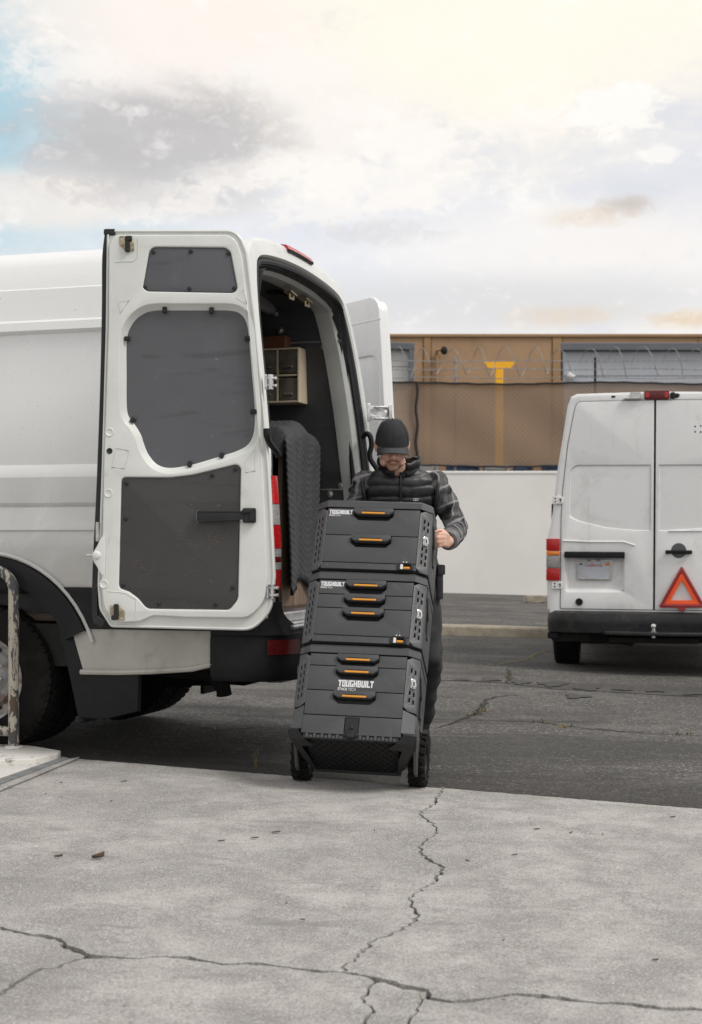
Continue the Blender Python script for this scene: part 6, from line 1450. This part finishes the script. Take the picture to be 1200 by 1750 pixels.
m.slab(o[::-1], (), 0, .009, .003, 1, fn=lambda a, b, c: (a, b, -.03 * a + .013 + c)); m.build('mortar_bed', M['concrete'], kb, True)
g0 = gp(23.5, 1292); g0.z = -.03 * g0.x + .043; dr = g0.y
hr = thing('handrail', 'peeling cream handrail of bent steel pipe beside the van wheel', 'handrail', tuple(g0))
zt_ = CH + (HY - 975) / F * dr; rr = .0275; br_ = .11
dirL = Vector((-.95, .30, 0)).normalized(); P = [Vector((g0.x, g0.y, g0.z)), Vector((g0.x, g0.y, zt_ - br_))]
for k in range(1, 9): a = R(90) * k / 8; P.append(Vector((g0.x, g0.y, zt_ - br_)) + dirL * br_ * (1 - math.cos(a)) + Vector((0, 0, br_ * math.sin(a))))
P.append(P[-1] + dirL * 1.3)
m = MB(); m.tube([tuple(p) for p in P], rr, 20); m.build('rail_pipe', M['chipped_rail'], hr, True)
m = MB(); zl = CH + (HY - 1250) / F * dr; q = Vector((g0.x, g0.y, zl)); m.tube([tuple(q), tuple(q + dirL * 1.3)], rr * .95, 18); m.build('lower_rail', M['chipped_rail'], hr, True)
m = MB(); q = Vector((g0.x, g0.y, g0.z)) + dirL * 1.35; m.tube([(q.x, q.y, g0.z), (q.x, q.y, zt_ - .0)], rr, 18); m.build('post', M['chipped_rail'], hr, True)
m = MB(); m.lathe([(rr + .02, 0), (rr + .018, .006), (rr + .004, .012)], 20, lambda x, y, z: (g0.x + x, g0.y + y, g0.z + z)); m.build('post_collar', M['chipped_white'], hr, True)
def leaf(px_, py_, ln, wd, curl, ang, seed, label, mat='leaf'):
    g = gp(px_, py_, .014); rnd = random.Random(seed); m = MB(); rows = []
    for i in range(7):
        t = i / 6; w2 = wd * (math.sin(math.pi * min(1, t * .93 + .05)) ** .7) * rnd.uniform(.8, 1.15); rows.append([(ln * (t - .5), w2 * s_, curl * (abs(s_) ** 1.5) * (.6 + .8 * t) + curl * .5 * (t - .5) ** 2 * 2 + .001 + rnd.uniform(0, .1) * curl) for s_ in (-1, -.5, 0, .5, 1)])
    m.grid(rows); me = m.mesh('dry_leaf', M[mat]); o = bpy.data.objects.new('dry_leaf', me); col.objects.link(o); o.location = g; o.rotation_euler = (0, -.03, ang); WM[o.name] = Matrix.Translation(g)
    so = o.modifiers.new('t', 'SOLIDIFY'); so.thickness = .0012
    tag(o, label, 'leaf', 'leaf scraps on the concrete')
leaf(168, 1467, .046, .011, .013, .5, 1, 'largest curled brown leaf lying alone on the concrete')
leaf(100, 1465, .030, .007, .006, .1, 2, 'thin brown leaf scrap just left of the largest leaf')
for i, (x, y, l_, a) in enumerate(((105, 1338, .022, 1), (78, 1358, .020, 2), (212, 1336, .040, .4), (435, 1433, .042, .2), (378, 1438, .036, .1), (472, 1423, .050, .4), (917, 1418, .034, .2), (976, 1424, .030, .9), (799, 1472, .026, 2.4), (879, 1462, .030, .1), (1120, 1642, .026, .2), (861, 1608, .016, 1), (1030, 1427, .020, 1.4), (1150, 1397, .030, .1), (490, 1545, .012, 1), (190, 1370, .016, .4), (640, 1420, .014, 2))):
    leaf(x, y, l_ * .75, l_ * .15, .003, a, 10 + i, 'tiny dark leaf scrap on the pale concrete')
# weed at the seam between street and apron
g = gp(436, 1307); wd_ = thing('seam_weed', 'tiny green and orange weed growing at the concrete edge', 'weed', tuple(g))
rnd = random.Random(8); m = MB()
for k in range(3): m.tube([tuple(g + Vector((.004 * k, 0, -.01))), tuple(g + Vector((.008 * (k - 1), 0, .04))), tuple(g + Vector((.02 * (k - 1), -.006, .055 + .015 * k)))], .0016, 5)
m.build('stem', M['dry_weed'], wd_, True)
for k in range(11):
    a = rnd.uniform(0, 6.28); z = rnd.uniform(.012, .09); r_ = rnd.uniform(.004, .022); c = g + Vector((r_ * math.cos(a), r_ * math.sin(a), z)); s_ = rnd.uniform(.009, .016); u = Vector((math.cos(a), math.sin(a), rnd.uniform(-.4, .6))).normalized(); v = u.cross(Vector((0, 0, 1))).normalized()
    m = MB(); m.add([tuple(c), tuple(c + u * s_ * .5 + v * s_ * .4), tuple(c + u * s_), tuple(c + u * s_ * .5 - v * s_ * .4)], [(0, 1, 2, 3)]); m.build('weed_leaf', M['green_leaf'] if z > .04 or k % 3 else M['tri_orange'], wd_, True)
